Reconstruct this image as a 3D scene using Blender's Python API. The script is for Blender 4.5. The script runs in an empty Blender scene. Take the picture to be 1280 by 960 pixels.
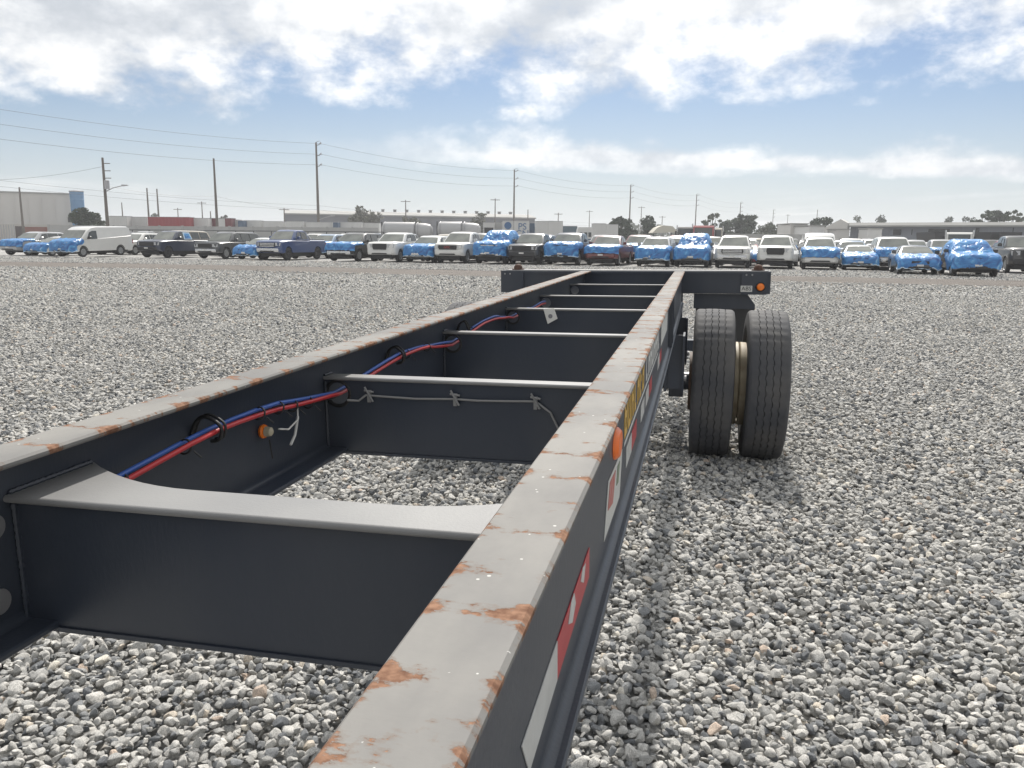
import bpy, bmesh, math, random
import numpy as np
from mathutils import Vector, Matrix, noise as mnoise

random.seed(7)
rng = np.random.default_rng(7)
S = bpy.context.scene
COL = S.collection
RAD = math.radians

# ------------------------------------------------------------------ camera
F = 999.0            # focal length in pixels of a 1280 wide frame
CAM_H = 1.467
PITCH = math.atan((480 - 300.0) / F)
ROLL = math.atan(.011)


def basis(yaw, pitch, roll):
    cy, sy, cp, sp = math.cos(yaw), math.sin(yaw), math.cos(pitch), math.sin(pitch)
    w = Vector((-sy * cp, cy * cp, sp)); r = Vector((cy, sy, 0)); u = r.cross(w)
    c, s = math.cos(roll), math.sin(roll)
    return c * r + s * u, -s * r + c * u, w


CR, CU, CW = basis(0, -PITCH, ROLL)
CAMP = Vector((0, 0, CAM_H))
cam_d = bpy.data.cameras.new('camera')
cam = bpy.data.objects.new('camera', cam_d); COL.objects.link(cam)
m = Matrix((CR, CU, -CW)).transposed().to_4x4(); m.translation = CAMP
cam.matrix_world = m
cam_d.sensor_width = 36; cam_d.lens = F / 1280 * 36
cam_d.clip_start = .05; cam_d.clip_end = 6000
S.camera = cam

# ------------------------------------------------------------------ light
SUN_AZ = RAD(9)       # measured clockwise from the camera heading (+Y)
SUN_EL = RAD(47)
sun_d = bpy.data.lights.new('sun', 'SUN'); sun_d.energy = 3.8; sun_d.angle = RAD(.8); sun_d.color = (1, .95, .88)
sun = bpy.data.objects.new('sun', sun_d); COL.objects.link(sun)
SD = Vector((math.sin(SUN_AZ) * math.cos(SUN_EL), math.cos(SUN_AZ) * math.cos(SUN_EL), math.sin(SUN_EL)))
sun.rotation_euler = SD.to_track_quat('Z', 'Y').to_euler(); sun.location = (0, 0, 60)

world = bpy.data.worlds.new('World'); S.world = world; world.use_nodes = True
S.view_settings.view_transform = 'Standard'; S.view_settings.look = 'None'
S.view_settings.gamma = 1; S.view_settings.exposure = 0.6
S.view_settings.use_curve_mapping = False


def build_world():
    nt = world.node_tree; nt.nodes.clear(); N = nt.nodes.new; L = nt.links.new

    def val(op, a, b=None, c=None):
        n = N('ShaderNodeMath'); n.operation = op
        for i, x in enumerate((a, b, c)):
            if x is None: continue
            if isinstance(x, (int, float)): n.inputs[i].default_value = x
            else: L(x, n.inputs[i])
        return n.outputs[0]

    def sstep(x, lo, hi):
        n = N('ShaderNodeMapRange'); n.interpolation_type = 'SMOOTHSTEP'
        L(x, n.inputs[0]); n.inputs[1].default_value = lo; n.inputs[2].default_value = hi
        return n.outputs[0]
    out = N('ShaderNodeOutputWorld'); bg = N('ShaderNodeBackground'); L(bg.outputs[0], out.inputs[0])
    sky = N('ShaderNodeTexSky'); sky.sky_type = 'NISHITA'; sky.sun_disc = False
    sky.sun_elevation = SUN_EL; sky.sun_rotation = SUN_AZ
    sky.air_density = 1.0; sky.dust_density = .7; sky.ozone_density = 2.0; sky.altitude = 0
    skd = N('ShaderNodeVectorMath'); skd.operation = 'MULTIPLY'; L(sky.outputs[0], skd.inputs[0]); skd.inputs[1].default_value = (.445, .49, .555)
    tc = N('ShaderNodeTexCoord'); sep = N('ShaderNodeSeparateXYZ'); L(tc.outputs['Generated'], sep.inputs[0])
    z = val('MAXIMUM', sep.outputs[2], .012)
    u = val('DIVIDE', sep.outputs[0], z); v = val('DIVIDE', sep.outputs[1], z)
    comb = N('ShaderNodeCombineXYZ'); L(u, comb.inputs[0]); L(v, comb.inputs[1])

    def nz(scale, det, rough, off=0, sx=1, sy=1):
        mp = N('ShaderNodeMapping'); mp.inputs['Scale'].default_value = (sx, sy, 1); mp.inputs['Location'].default_value = (off, off * .7, 0)
        L(comb.outputs[0], mp.inputs[0])
        n = N('ShaderNodeTexNoise'); n.inputs['Scale'].default_value = scale; n.inputs['Detail'].default_value = det
        n.inputs['Roughness'].default_value = rough; L(mp.outputs[0], n.inputs['Vector']); return n.outputs[0]
    def nd(scale, det, rough, off):
        mp = N('ShaderNodeMapping'); mp.inputs['Scale'].default_value = (1, 1, 1.7); mp.inputs['Location'].default_value = off
        L(tc.outputs['Generated'], mp.inputs[0])
        n = N('ShaderNodeTexNoise'); n.inputs['Scale'].default_value = scale; n.inputs['Detail'].default_value = det
        n.inputs['Roughness'].default_value = rough; L(mp.outputs[0], n.inputs['Vector']); return n.outputs[0]
    big = nz(.50, 3, .5, 3.1, 1, .55)
    det = nd(10, 9, .60, (3.1, 1.7, .4))
    nn = val('ADD', val('MULTIPLY', val('SUBTRACT', big, .5), 3.4), val('MULTIPLY', val('SUBTRACT', det, .5), 7.5))
    # near bank: covers the sky up to about five cloud heights ahead, curving back to the right
    edge = val('SUBTRACT', 6.0, val('MULTIPLY', val('MAXIMUM', val('ADD', u, .2), 0), .45))
    bank = val('ADD', val('SUBTRACT', edge, v), nn)
    # the sky behind and overhead is broken cloud of the same kind
    bank_d = sstep(bank, -.6, 1.7)
    # far streak
    vs = val('ABSOLUTE', val('SUBTRACT', v, val('ADD', 9.9, val('MULTIPLY', u, .16))))
    streak = val('ADD', val('SUBTRACT', 1.9, vs), val('MULTIPLY', nn, .75))
    streak = val('MULTIPLY', sstep(streak, -.3, 1.6), sstep(u, -2.6, .6))
    # low cumulus towards the horizon
    far = nz(.11, 7, .6, 21.0, 1, .33)
    lowc = val('MULTIPLY', sstep(far, .50, .68), sstep(v, 12, 17))
    dens = val('MAXIMUM', val('MAXIMUM', bank_d, val('MULTIPLY', streak, .9)), val('MULTIPLY', lowc, .6))
    # shade inside clouds
    sh = nd(7, 7, .58, (8.3, 2.2, 5.1))
    shade = sstep(val('ADD', val('MULTIPLY', sh, .8), val('MULTIPLY', det, .5)), .48, .80)
    dot = N('ShaderNodeVectorMath'); dot.operation = 'DOT_PRODUCT'; L(tc.outputs['Generated'], dot.inputs[0]); dot.inputs[1].default_value = SD
    fwd = sstep(dot.outputs['Value'], .2, 1.0)
    br = val('ADD', val('MULTIPLY', shade, 3.5), val('ADD', 3.6, val('MULTIPLY', fwd, 1.6)))
    ccol = N('ShaderNodeMix'); ccol.data_type = 'RGBA'; ccol.inputs[6].default_value = (.86, .92, 1, 1); ccol.inputs[7].default_value = (1, .985, .96, 1)
    L(shade, ccol.inputs[0])
    cs = N('ShaderNodeVectorMath'); cs.operation = 'SCALE'; L(ccol.outputs[2], cs.inputs[0]); L(br, cs.inputs['Scale'])
    # thin white veil near the horizon (humid air)
    veil = sstep(sep.outputs[2], .20, -.02)
    vm = N('ShaderNodeMix'); vm.data_type = 'RGBA'; L(val('MULTIPLY', veil, .8), vm.inputs[0]); L(skd.outputs[0], vm.inputs[6]); vm.inputs[7].default_value = (4.7, 5.0, 5.25, 1)
    mx = N('ShaderNodeMix'); mx.data_type = 'RGBA'; L(dens, mx.inputs[0]); L(vm.outputs[2], mx.inputs[6]); L(cs.outputs[0], mx.inputs[7])
    L(mx.outputs[2], bg.inputs[0]); bg.inputs[1].default_value = .1


build_world()


def ray(px, py):
    return CR * ((px - 640) / F) + CU * ((480 - py) / F) + CW


def at(px, py, D):
    d = ray(px, py); return CAMP + d * (D / d.y)


def gx(px, D):
    """world x of a thing at picture column px, standing D metres ahead"""
    return at(px, 300 + (px - 640) * .011, D).x


# ------------------------------------------------------------------ materials
MATS = {}


def pmat(name, col, rough=.6, metal=0, spec=.5, coat=0, emis=None):
    if name in MATS: return MATS[name]
    mt = bpy.data.materials.new(name); mt.use_nodes = True
    b = mt.node_tree.nodes['Principled BSDF']
    b.inputs['Base Color'].default_value = (*col, 1); b.inputs['Roughness'].default_value = rough
    b.inputs['Metallic'].default_value = metal; b.inputs['Specular IOR Level'].default_value = spec
    b.inputs['Coat Weight'].default_value = coat; b.inputs['Coat Roughness'].default_value = .06
    if emis: b.inputs['Emission Color'].default_value = (*emis[:3], 1); b.inputs['Emission Strength'].default_value = emis[3]
    MATS[name] = mt; return mt


def nodes(mt): return mt.node_tree.nodes, mt.node_tree.links


def add_noise(mt, scale, amt, dark=(0, 0, 0), bump=0, bscale=None, det=6, stretch=(1, 1, 1), lo=.35, hi=.7, coord='Object', rvar=0):
    """mottle a plain material: mix towards `dark` with noise, plus fine bump"""
    N, L = nodes(mt); b = N['Principled BSDF']
    tc = N.new('ShaderNodeTexCoord'); mp = N.new('ShaderNodeMapping'); mp.inputs['Scale'].default_value = stretch
    L.new(tc.outputs[coord], mp.inputs[0])
    n = N.new('ShaderNodeTexNoise'); n.inputs['Scale'].default_value = scale; n.inputs['Detail'].default_value = det; L.new(mp.outputs[0], n.inputs['Vector'])
    mr = N.new('ShaderNodeMapRange'); mr.inputs[1].default_value = lo; mr.inputs[2].default_value = hi; mr.inputs[4].default_value = amt; L.new(n.outputs[0], mr.inputs[0])
    mx = N.new('ShaderNodeMix'); mx.data_type = 'RGBA'; L.new(mr.outputs[0], mx.inputs[0])
    mx.inputs[6].default_value = b.inputs['Base Color'].default_value; mx.inputs[7].default_value = (*dark, 1)
    L.new(mx.outputs[2], b.inputs['Base Color'])
    if rvar:
        m2 = N.new('ShaderNodeMath'); m2.operation = 'MULTIPLY_ADD'; L.new(n.outputs[0], m2.inputs[0]); m2.inputs[1].default_value = rvar; m2.inputs[2].default_value = b.inputs['Roughness'].default_value - rvar / 2
        L.new(m2.outputs[0], b.inputs['Roughness'])
    if bump:
        n2 = N.new('ShaderNodeTexNoise'); n2.inputs['Scale'].default_value = bscale or scale * 4; n2.inputs['Detail'].default_value = 4; L.new(mp.outputs[0], n2.inputs['Vector'])
        bp = N.new('ShaderNodeBump'); bp.inputs['Strength'].default_value = bump; bp.inputs['Distance'].default_value = .01; L.new(n2.outputs[0], bp.inputs['Height']); L.new(bp.outputs[0], b.inputs['Normal'])
    return mt


# ------------------------------------------------------------------ mesh helpers
class MB:
    def __init__(s): s.v = []; s.f = []

    def add(s, vs, fs):
        o = len(s.v); s.v += [tuple(x) for x in vs]; s.f += [tuple(i + o for i in q) for q in fs]; return s

    def box(s, x0, x1, y0, y1, z0, z1):
        return s.add([(x0, y0, z0), (x1, y0, z0), (x1, y1, z0), (x0, y1, z0), (x0, y0, z1), (x1, y0, z1), (x1, y1, z1), (x0, y1, z1)],
                     [(3, 2, 1, 0), (4, 5, 6, 7), (0, 1, 5, 4), (1, 2, 6, 5), (2, 3, 7, 6), (3, 0, 4, 7)])

    def prism(s, poly, d0, d1, ax='x'):
        """extrude a 2D polygon along an axis: ax x -> poly is (y,z); y -> (x,z); z -> (x,y)"""
        n = len(poly)
        def mk(p, d): return {'x': (d, p[0], p[1]), 'y': (p[0], d, p[1]), 'z': (p[0], p[1], d)}[ax]
        vs = [mk(p, d0) for p in poly] + [mk(p, d1) for p in poly]
        fs = [tuple(range(n))[::-1], tuple(range(n, 2 * n))] + [(i, (i + 1) % n, n + (i + 1) % n, n + i) for i in range(n)]
        return s.add(vs, fs)

    def tube(s, pts, r, n=8, cap=True):
        pts = [Vector(p) for p in pts]; k = len(pts)
        rs = r if isinstance(r, (list, tuple)) else [r] * k
        vs = []; ref = None
        for i, p in enumerate(pts):
            t = (pts[min(i + 1, k - 1)] - pts[max(i - 1, 0)]).normalized()
            if ref is None or abs(ref.dot(t)) > .95: ref = Vector((0, 0, 1)) if abs(t.z) < .9 else Vector((1, 0, 0))
            a = t.cross(ref).normalized(); b = a.cross(t); ref = b
            for j in range(n):
                q = 2 * math.pi * j / n; vs.append(p + (a * math.cos(q) + b * math.sin(q)) * rs[i])
        fs = [(i * n + j, i * n + (j + 1) % n, (i + 1) * n + (j + 1) % n, (i + 1) * n + j) for i in range(k - 1) for j in range(n)]
        if cap: fs += [tuple(range(n))[::-1], tuple(range((k - 1) * n, k * n))]
        return s.add(vs, fs)

    def lathe(s, prof, n=24, ax='x', c=(0, 0, 0), a0=0, a1=2 * math.pi):
        """prof: list of (along, radius)"""
        vs = []; k = len(prof); full = abs(a1 - a0 - 2 * math.pi) < 1e-6; nn = n if full else n + 1
        for al, r in prof:
            for j in range(nn):
                q = a0 + (a1 - a0) * j / n; co, si = math.cos(q) * r, math.sin(q) * r
                p = {'x': (al, co, si), 'y': (co, al, si), 'z': (co, si, al)}[ax]
                vs.append((p[0] + c[0], p[1] + c[1], p[2] + c[2]))
        fs = []
        for i in range(k - 1):
            for j in range(n if full else n):
                j2 = (j + 1) % nn
                fs.append((i * nn + j, i * nn + j2, (i + 1) * nn + j2, (i + 1) * nn + j))
        return s.add(vs, fs)

    def grid(s, P):
        """P[i][j] points"""
        a, b = len(P), len(P[0])
        return s.add([q for row in P for q in row], [(i * b + j, i * b + j + 1, (i + 1) * b + j + 1, (i + 1) * b + j) for i in range(a - 1) for j in range(b - 1)])

    def mesh(s, name, smooth=None, fix=True):
        me = bpy.data.meshes.new(name); me.from_pydata(s.v, [], s.f)
        if fix:
            bm = bmesh.new(); bm.from_mesh(me); bmesh.ops.recalc_face_normals(bm, faces=bm.faces); bm.to_mesh(me); bm.free()
        me.materials.append(None)
        if smooth is not None:
            me.polygons.foreach_set('use_smooth', [True] * len(me.polygons))
            me.set_sharp_from_angle(angle=RAD(smooth))
        me.update(); return me

    def obj(s, name, mat, parent=None, smooth=None, fix=True):
        return link(name, s.mesh(name, smooth, fix), mat, parent)


def link(name, me, mat, parent=None, loc=None, rot=None):
    o = bpy.data.objects.new(name, me); COL.objects.link(o)
    if len(me.materials): o.material_slots[0].link = 'OBJECT'; o.material_slots[0].material = mat
    if parent: o.parent = parent
    if loc is not None: o.location = loc
    if rot is not None: o.rotation_euler = rot
    return o


def empty(name, loc=(0, 0, 0), rz=0):
    o = bpy.data.objects.new(name, None); COL.objects.link(o); o.location = loc; o.rotation_euler = (0, 0, rz); o.empty_display_size = .2; return o


def tag(o, label=None, cat=None, group=None, kind=None):
    if label: o['label'] = label
    if cat: o['category'] = cat
    if group: o['group'] = group
    if kind: o['kind'] = kind
    return o


def text_mesh(txt, size, depth=.001):
    c = bpy.data.curves.new('t', 'FONT'); c.body = txt; c.size = size; c.align_x = 'CENTER'; c.align_y = 'CENTER'; c.extrude = depth
    o = bpy.data.objects.new('t', c); COL.objects.link(o)
    dg = bpy.context.evaluated_depsgraph_get()
    me = bpy.data.meshes.new_from_object(o.evaluated_get(dg)); bpy.data.objects.remove(o)
    me.materials.clear(); me.materials.append(None); return me


# ================================================================== GROUND
VA = RAD(12)                       # the parked rows run square to this direction
VV = Vector((math.sin(VA), math.cos(VA), 0)); UU = Vector((math.cos(VA), -math.sin(VA), 0))


def lot(u, v, z=0): return UU * u + VV * v + Vector((0, 0, z))


def gravel_sheet_mat(name, cols, dark, sc=26, fine=False):
    mt = bpy.data.materials.new(name); mt.use_nodes = True; N, L = nodes(mt); b = N['Principled BSDF']
    tc = N.new('ShaderNodeTexCoord')
    vo = N.new('ShaderNodeTexVoronoi'); vo.inputs['Scale'].default_value = sc; vo.inputs['Randomness'].default_value = 1; L.new(tc.outputs['Object'], vo.inputs['Vector'])
    sp = N.new('ShaderNodeSeparateColor'); L.new(vo.outputs['Color'], sp.inputs[0])
    cr = N.new('ShaderNodeValToRGB'); L.new(sp.outputs[0], cr.inputs[0])
    e = cr.color_ramp.elements
    while len(e) > 1: e.remove(e[-1])
    e[0].position = 0; e[0].color = (*cols[0], 1)
    for i, c in enumerate(cols[1:]): q = e.new((i + 1) / (len(cols) - 1)); q.color = (*c, 1)
    # broad patches: finer and coarser, dustier spreads
    n = N.new('ShaderNodeTexNoise'); n.inputs['Scale'].default_value = .35; n.inputs['Detail'].default_value = 6; n.inputs['Roughness'].default_value = .65; L.new(tc.outputs['Object'], n.inputs['Vector'])
    mr = N.new('ShaderNodeMapRange'); mr.inputs[1].default_value = .3; mr.inputs[2].default_value = .75; mr.inputs[3].default_value = .8; mr.inputs[4].default_value = 1.15; L.new(n.outputs[0], mr.inputs[0])
    sc_ = N.new('ShaderNodeVectorMath'); sc_.operation = 'SCALE'; L.new(cr.outputs[0], sc_.inputs[0]); L.new(mr.outputs[0], sc_.inputs['Scale'])
    gap = N.new('ShaderNodeMapRange'); gap.inputs[1].default_value = .42; gap.inputs[2].default_value = .75; gap.inputs[4].default_value = .85; L.new(vo.outputs['Distance'], gap.inputs[0])
    mx = N.new('ShaderNodeMix'); mx.data_type = 'RGBA'; L.new(gap.outputs[0], mx.inputs[0]); L.new(sc_.outputs[0], mx.inputs[6]); mx.inputs[7].default_value = (*dark, 1)
    L.new(mx.outputs[2], b.inputs['Base Color']); b.inputs['Roughness'].default_value = .9; b.inputs['Specular IOR Level'].default_value = .2
    bp = N.new('ShaderNodeBump'); bp.inputs['Strength'].default_value = .9; bp.inputs['Distance'].default_value = .03; bp.invert = True
    L.new(vo.outputs['Distance'], bp.inputs['Height']); L.new(bp.outputs[0], b.inputs['Normal'])
    return mt


GCOLS = [(.14, .145, .15), (.40, .40, .39), (.50, .49, .47), (.28, .285, .29), (.58, .57, .54), (.42, .41, .40), (.33, .335, .34), (.52, .49, .44)]
M_ground = gravel_sheet_mat('gravel_ground', GCOLS, (.20, .198, .19))
g = MB(); K = 60; R0 = 880
g.grid([[(-R0 + 2 * R0 * i / K, -R0 + 2 * R0 * j / K, -.024) for j in range(K + 1)] for i in range(K + 1)])
o = g.obj('ground', M_ground); tag(o, 'grey crushed stone ground of the storage lot', kind='structure')

# worn driving track of finer, browner stone in front of the parked rows
M_track = gravel_sheet_mat('track_grit', [(.17, .152, .137), (.23, .207, .188), (.28, .255, .232), (.20, .182, .167)], (.12, .11, .10), 60)
g = MB(); rows = []
for k in range(121):
    u = -75 + k * 1.15
    wob = .5 * math.sin(u * .21) + .35 * math.sin(u * .57 + 1)
    rows.append([lot(u, 32.0 + wob + .3 * random.random(), -.010), lot(u, 35, -.006), lot(u, 38.2 + wob * .6 + .3 * random.random(), -.010)])
g.grid(rows); o = g.obj('track', M_track); tag(o, 'brownish worn driving track across the gravel lot', kind='structure')

# ---------------------------------------------------------------- loose stones
STONES = bpy.data.collections.new('stone_sources')      # not linked: only a source for the scattered stones


def stone_mat():
    mt = bpy.data.materials.new('crushed_stone'); mt.use_nodes = True; N, L = nodes(mt); b = N['Principled BSDF']
    at_ = N.new('ShaderNodeAttribute'); at_.attribute_type = 'INSTANCER'; at_.attribute_name = 'tone'
    cr = N.new('ShaderNodeValToRGB'); L.new(at_.outputs['Fac'], cr.inputs[0]); cr.color_ramp.interpolation = 'CONSTANT'
    stops = [(0, (.16, .168, .178)), (.08, (.25, .258, .265)), (.20, (.385, .382, .368)), (.40, (.49, .482, .458)), (.60, (.545, .535, .507)), (.86, (.61, .595, .562)), (.955, (.58, .52, .44)), (.972, (.56, .46, .38)), (.982, (.70, .66, .58))]
    e = cr.color_ramp.elements
    e[0].position, e[0].color = stops[0][0], (*stops[0][1], 1); e[1].position, e[1].color = stops[1][0], (*stops[1][1], 1)
    for p, c in stops[2:]: q = e.new(p); q.color = (*c, 1)
    tc = N.new('ShaderNodeTexCoord'); ad = N.new('ShaderNodeVectorMath'); ad.operation = 'MULTIPLY_ADD'
    L.new(tc.outputs['Object'], ad.inputs[0]); ad.inputs[1].default_value = (1, 1, 1)
    cm = N.new('ShaderNodeCombineXYZ'); mu = N.new('ShaderNodeMath'); mu.operation = 'MULTIPLY'; mu.inputs[1].default_value = 213.7
    L.new(at_.outputs['Fac'], mu.inputs[0]); L.new(mu.outputs[0], cm.inputs[0]); L.new(cm.outputs[0], ad.inputs[2])
    n1 = N.new('ShaderNodeTexNoise'); n1.inputs['Scale'].default_value = 7.5; n1.inputs['Detail'].default_value = 7; n1.inputs['Roughness'].default_value = .75; L.new(ad.outputs[0], n1.inputs['Vector'])
    n2 = N.new('ShaderNodeTexNoise'); n2.inputs['Scale'].default_value = 1.1; n2.inputs['Detail'].default_value = 3; L.new(ad.outputs[0], n2.inputs['Vector'])
    m1 = N.new('ShaderNodeMapRange'); m1.inputs[1].default_value = .38; m1.inputs[2].default_value = .64; m1.inputs[3].default_value = .58; m1.inputs[4].default_value = 1.38; L.new(n1.outputs[0], m1.inputs[0])
    m2 = N.new('ShaderNodeMapRange'); m2.inputs[1].default_value = .3; m2.inputs[2].default_value = .7; m2.inputs[3].default_value = .75; m2.inputs[4].default_value = 1.2; L.new(n2.outputs[0], m2.inputs[0])
    pm = N.new('ShaderNodeMath'); pm.operation = 'MULTIPLY'; L.new(m1.outputs[0], pm.inputs[0]); L.new(m2.outputs[0], pm.inputs[1])
    sc_ = N.new('ShaderNodeVectorMath'); sc_.operation = 'SCALE'; L.new(cr.outputs[0], sc_.inputs[0]); L.new(pm.outputs[0], sc_.inputs['Scale'])
    L.new(sc_.outputs[0], b.inputs['Base Color']); b.inputs['Roughness'].default_value = .82; b.inputs['Specular IOR Level'].default_value = .3
    bp = N.new('ShaderNodeBump'); bp.inputs['Strength'].default_value = .45; bp.inputs['Distance'].default_value = .06; L.new(n1.outputs[0], bp.inputs['Height']); L.new(bp.outputs[0], b.inputs['Normal'])
    return mt


M_stone = stone_mat()
NST = 14
for k in range(NST):
    bm = bmesh.new(); bmesh.ops.create_icosphere(bm, subdivisions=3, radius=1)
    r = random.Random(100 + k)
    cuts = []
    for _ in range(11):
        n = Vector((r.gauss(0, 1), r.gauss(0, 1), r.gauss(0, 1))).normalized(); cuts.append((n, r.uniform(.46, .80)))
    ax = (1.0, r.uniform(.6, .9), r.uniform(.40, .64))
    for v in bm.verts:
        p = v.co.copy()
        for n, d in cuts:
            e_ = p.dot(n) - d
            if e_ > 0: p -= n * e_ * .93
        p *= 1 + .05 * mnoise.noise(p * 3 + Vector((k * 7, 0, 0)))
        v.co = Vector((p.x * ax[0], p.y * ax[1], p.z * ax[2])) * 1.25
    me = bpy.data.meshes.new('stone'); bm.to_mesh(me); bm.free()
    me.polygons.foreach_set('use_smooth', [True] * len(me.polygons)); me.set_sharp_from_angle(angle=RAD(24))
    me.materials.append(M_stone)
    so = bpy.data.objects.new(f's{k:02d}', me); STONES.objects.link(so)


def scatter():
    P = []; SC = []; RT = []; KD = []; TN = []

    def zone(y0, y1, cell, smin, smax, zlo, zhi, flat):
        xs = np.arange(-1.0 * (y1 + 2.5), (y1 + 2.5), cell); ys = np.arange(y0, y1, cell)
        X, Y = np.meshgrid(xs, ys); X = X.ravel(); Y = Y.ravel()
        X = X + rng.uniform(-.55, .55, X.size) * cell; Y = Y + rng.uniform(-.55, .55, Y.size) * cell
        v_ = X * VV.x + Y * VV.y; wob = .5 * np.sin((X * UU.x + Y * UU.y) * .21)
        ok = (np.abs(X) < (np.maximum(Y, 0) + 1.6) * .80 + .5) & ~((v_ > 32.1 + wob + rng.normal(0, .25, X.size)) & (v_ < 38.0 + wob + rng.normal(0, .25, X.size))) & (v_ < 47.5)
        X, Y = X[ok], Y[ok]; n = X.size
        s = smin + (smax - smin) * rng.power(.55, n)
        # gentle undulation of the spread stone
        und = .012 * np.sin(X * 1.7 + .6) * np.cos(Y * 1.3) + .008 * np.sin(X * .6 + Y * .9)
        Z = und + rng.uniform(zlo, zhi, n) + s * .1
        P.append(np.stack([X, Y, Z], 1)); SC.append(np.stack([s] * 3, 1) * rng.uniform(.85, 1.15, (n, 3)))
        RT.append(np.stack([rng.normal(0, flat, n), rng.normal(0, flat, n), rng.uniform(0, 6.283, n)], 1))
        KD.append(rng.integers(0, NST, n)); TN.append(rng.uniform(0, 1, n))
    zone(.2, 6.5, .0225, .009, .0225, -.018, .010, .5)      # packed bed
    zone(.2, 6.5, .055, .013, .027, .000, .016, .42)       # larger stones lying on top
    zone(6.5, 13, .032, .011, .026, -.016, .012, .45)
    zone(13, 24, .055, .016, .032, -.014, .014, .45)
    zone(24, 56, .14, .024, .046, -.012, .012, .45)
    P_ = np.concatenate(P); n = len(P_)
    me = bpy.data.meshes.new('gravel'); me.vertices.add(n); me.vertices.foreach_set('co', P_.ravel().astype(np.float32))
    for nm, ty, arr in (('scl', 'FLOAT_VECTOR', np.concatenate(SC)), ('rot', 'FLOAT_VECTOR', np.concatenate(RT))):
        a = me.attributes.new(nm, ty, 'POINT'); a.data.foreach_set('vector', arr.ravel().astype(np.float32))
    a = me.attributes.new('kindi', 'INT', 'POINT'); a.data.foreach_set('value', np.concatenate(KD).astype(np.int32))
    a = me.attributes.new('tone', 'FLOAT', 'POINT'); a.data.foreach_set('value', np.concatenate(TN).astype(np.float32))
    me.update()
    o = bpy.data.objects.new('gravel', me); COL.objects.link(o); tag(o, 'loose grey crushed stones covering the lot', 'gravel', kind='stuff')
    ng = bpy.data.node_groups.new('scatter', 'GeometryNodeTree')
    ng.interface.new_socket('Geometry', in_out='INPUT', socket_type='NodeSocketGeometry'); ng.interface.new_socket('Geometry', in_out='OUTPUT', socket_type='NodeSocketGeometry')
    N = ng.nodes.new; L = ng.links.new
    gi = N('NodeGroupInput'); go = N('NodeGroupOutput')
    ci = N('GeometryNodeCollectionInfo'); ci.inputs['Collection'].default_value = STONES; ci.inputs['Separate Children'].default_value = True; ci.inputs['Reset Children'].default_value = True
    ip = N('GeometryNodeInstanceOnPoints'); ip.inputs['Pick Instance'].default_value = True

    def na(nm, ty):
        q = N('GeometryNodeInputNamedAttribute'); q.data_type = ty; q.inputs['Name'].default_value = nm; return q.outputs['Attribute']
    er = N('FunctionNodeEulerToRotation'); L(na('rot', 'FLOAT_VECTOR'), er.inputs[0])
    L(gi.outputs[0], ip.inputs['Points']); L(ci.outputs[0], ip.inputs['Instance']); L(na('kindi', 'INT'), ip.inputs['Instance Index'])
    L(er.outputs[0], ip.inputs['Rotation']); L(na('scl', 'FLOAT_VECTOR'), ip.inputs['Scale']); L(ip.outputs[0], go.inputs[0])
    md = o.modifiers.new('scatter', 'NODES'); md.node_group = ng
    print('stones', n)


scatter()

# ================================================================== TRAILER
# trailer frame: x to its right side, y towards its rear, z up from the top of the main beams
TR, TU, TW = basis(.2299, -.1830, -.006)
TCAM = Vector((.6063, 0, .322))
CT = Matrix((TR, TU, TW)).transposed(); CWm = Matrix((CR, CU, CW)).transposed()
TM = (CWm @ CT.transposed()).to_4x4(); TM.translation = CAMP - (TM.to_3x3() @ TCAM)
trailer = empty('container_chassis_trailer'); trailer.matrix_world = TM
tag(trailer, 'black steel skeletal container chassis trailer with rusty scuffed beams on the gravel', 'trailer')
TMI = TM.inverted()

M_black = add_noise(pmat('black_chassis_paint', (.027, .035, .052), .40, spec=.45), 2.6, .85, (.055, .061, .072), bump=.06, bscale=160, rvar=.16, stretch=(1, 1, .35), lo=.42, hi=.78)


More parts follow.
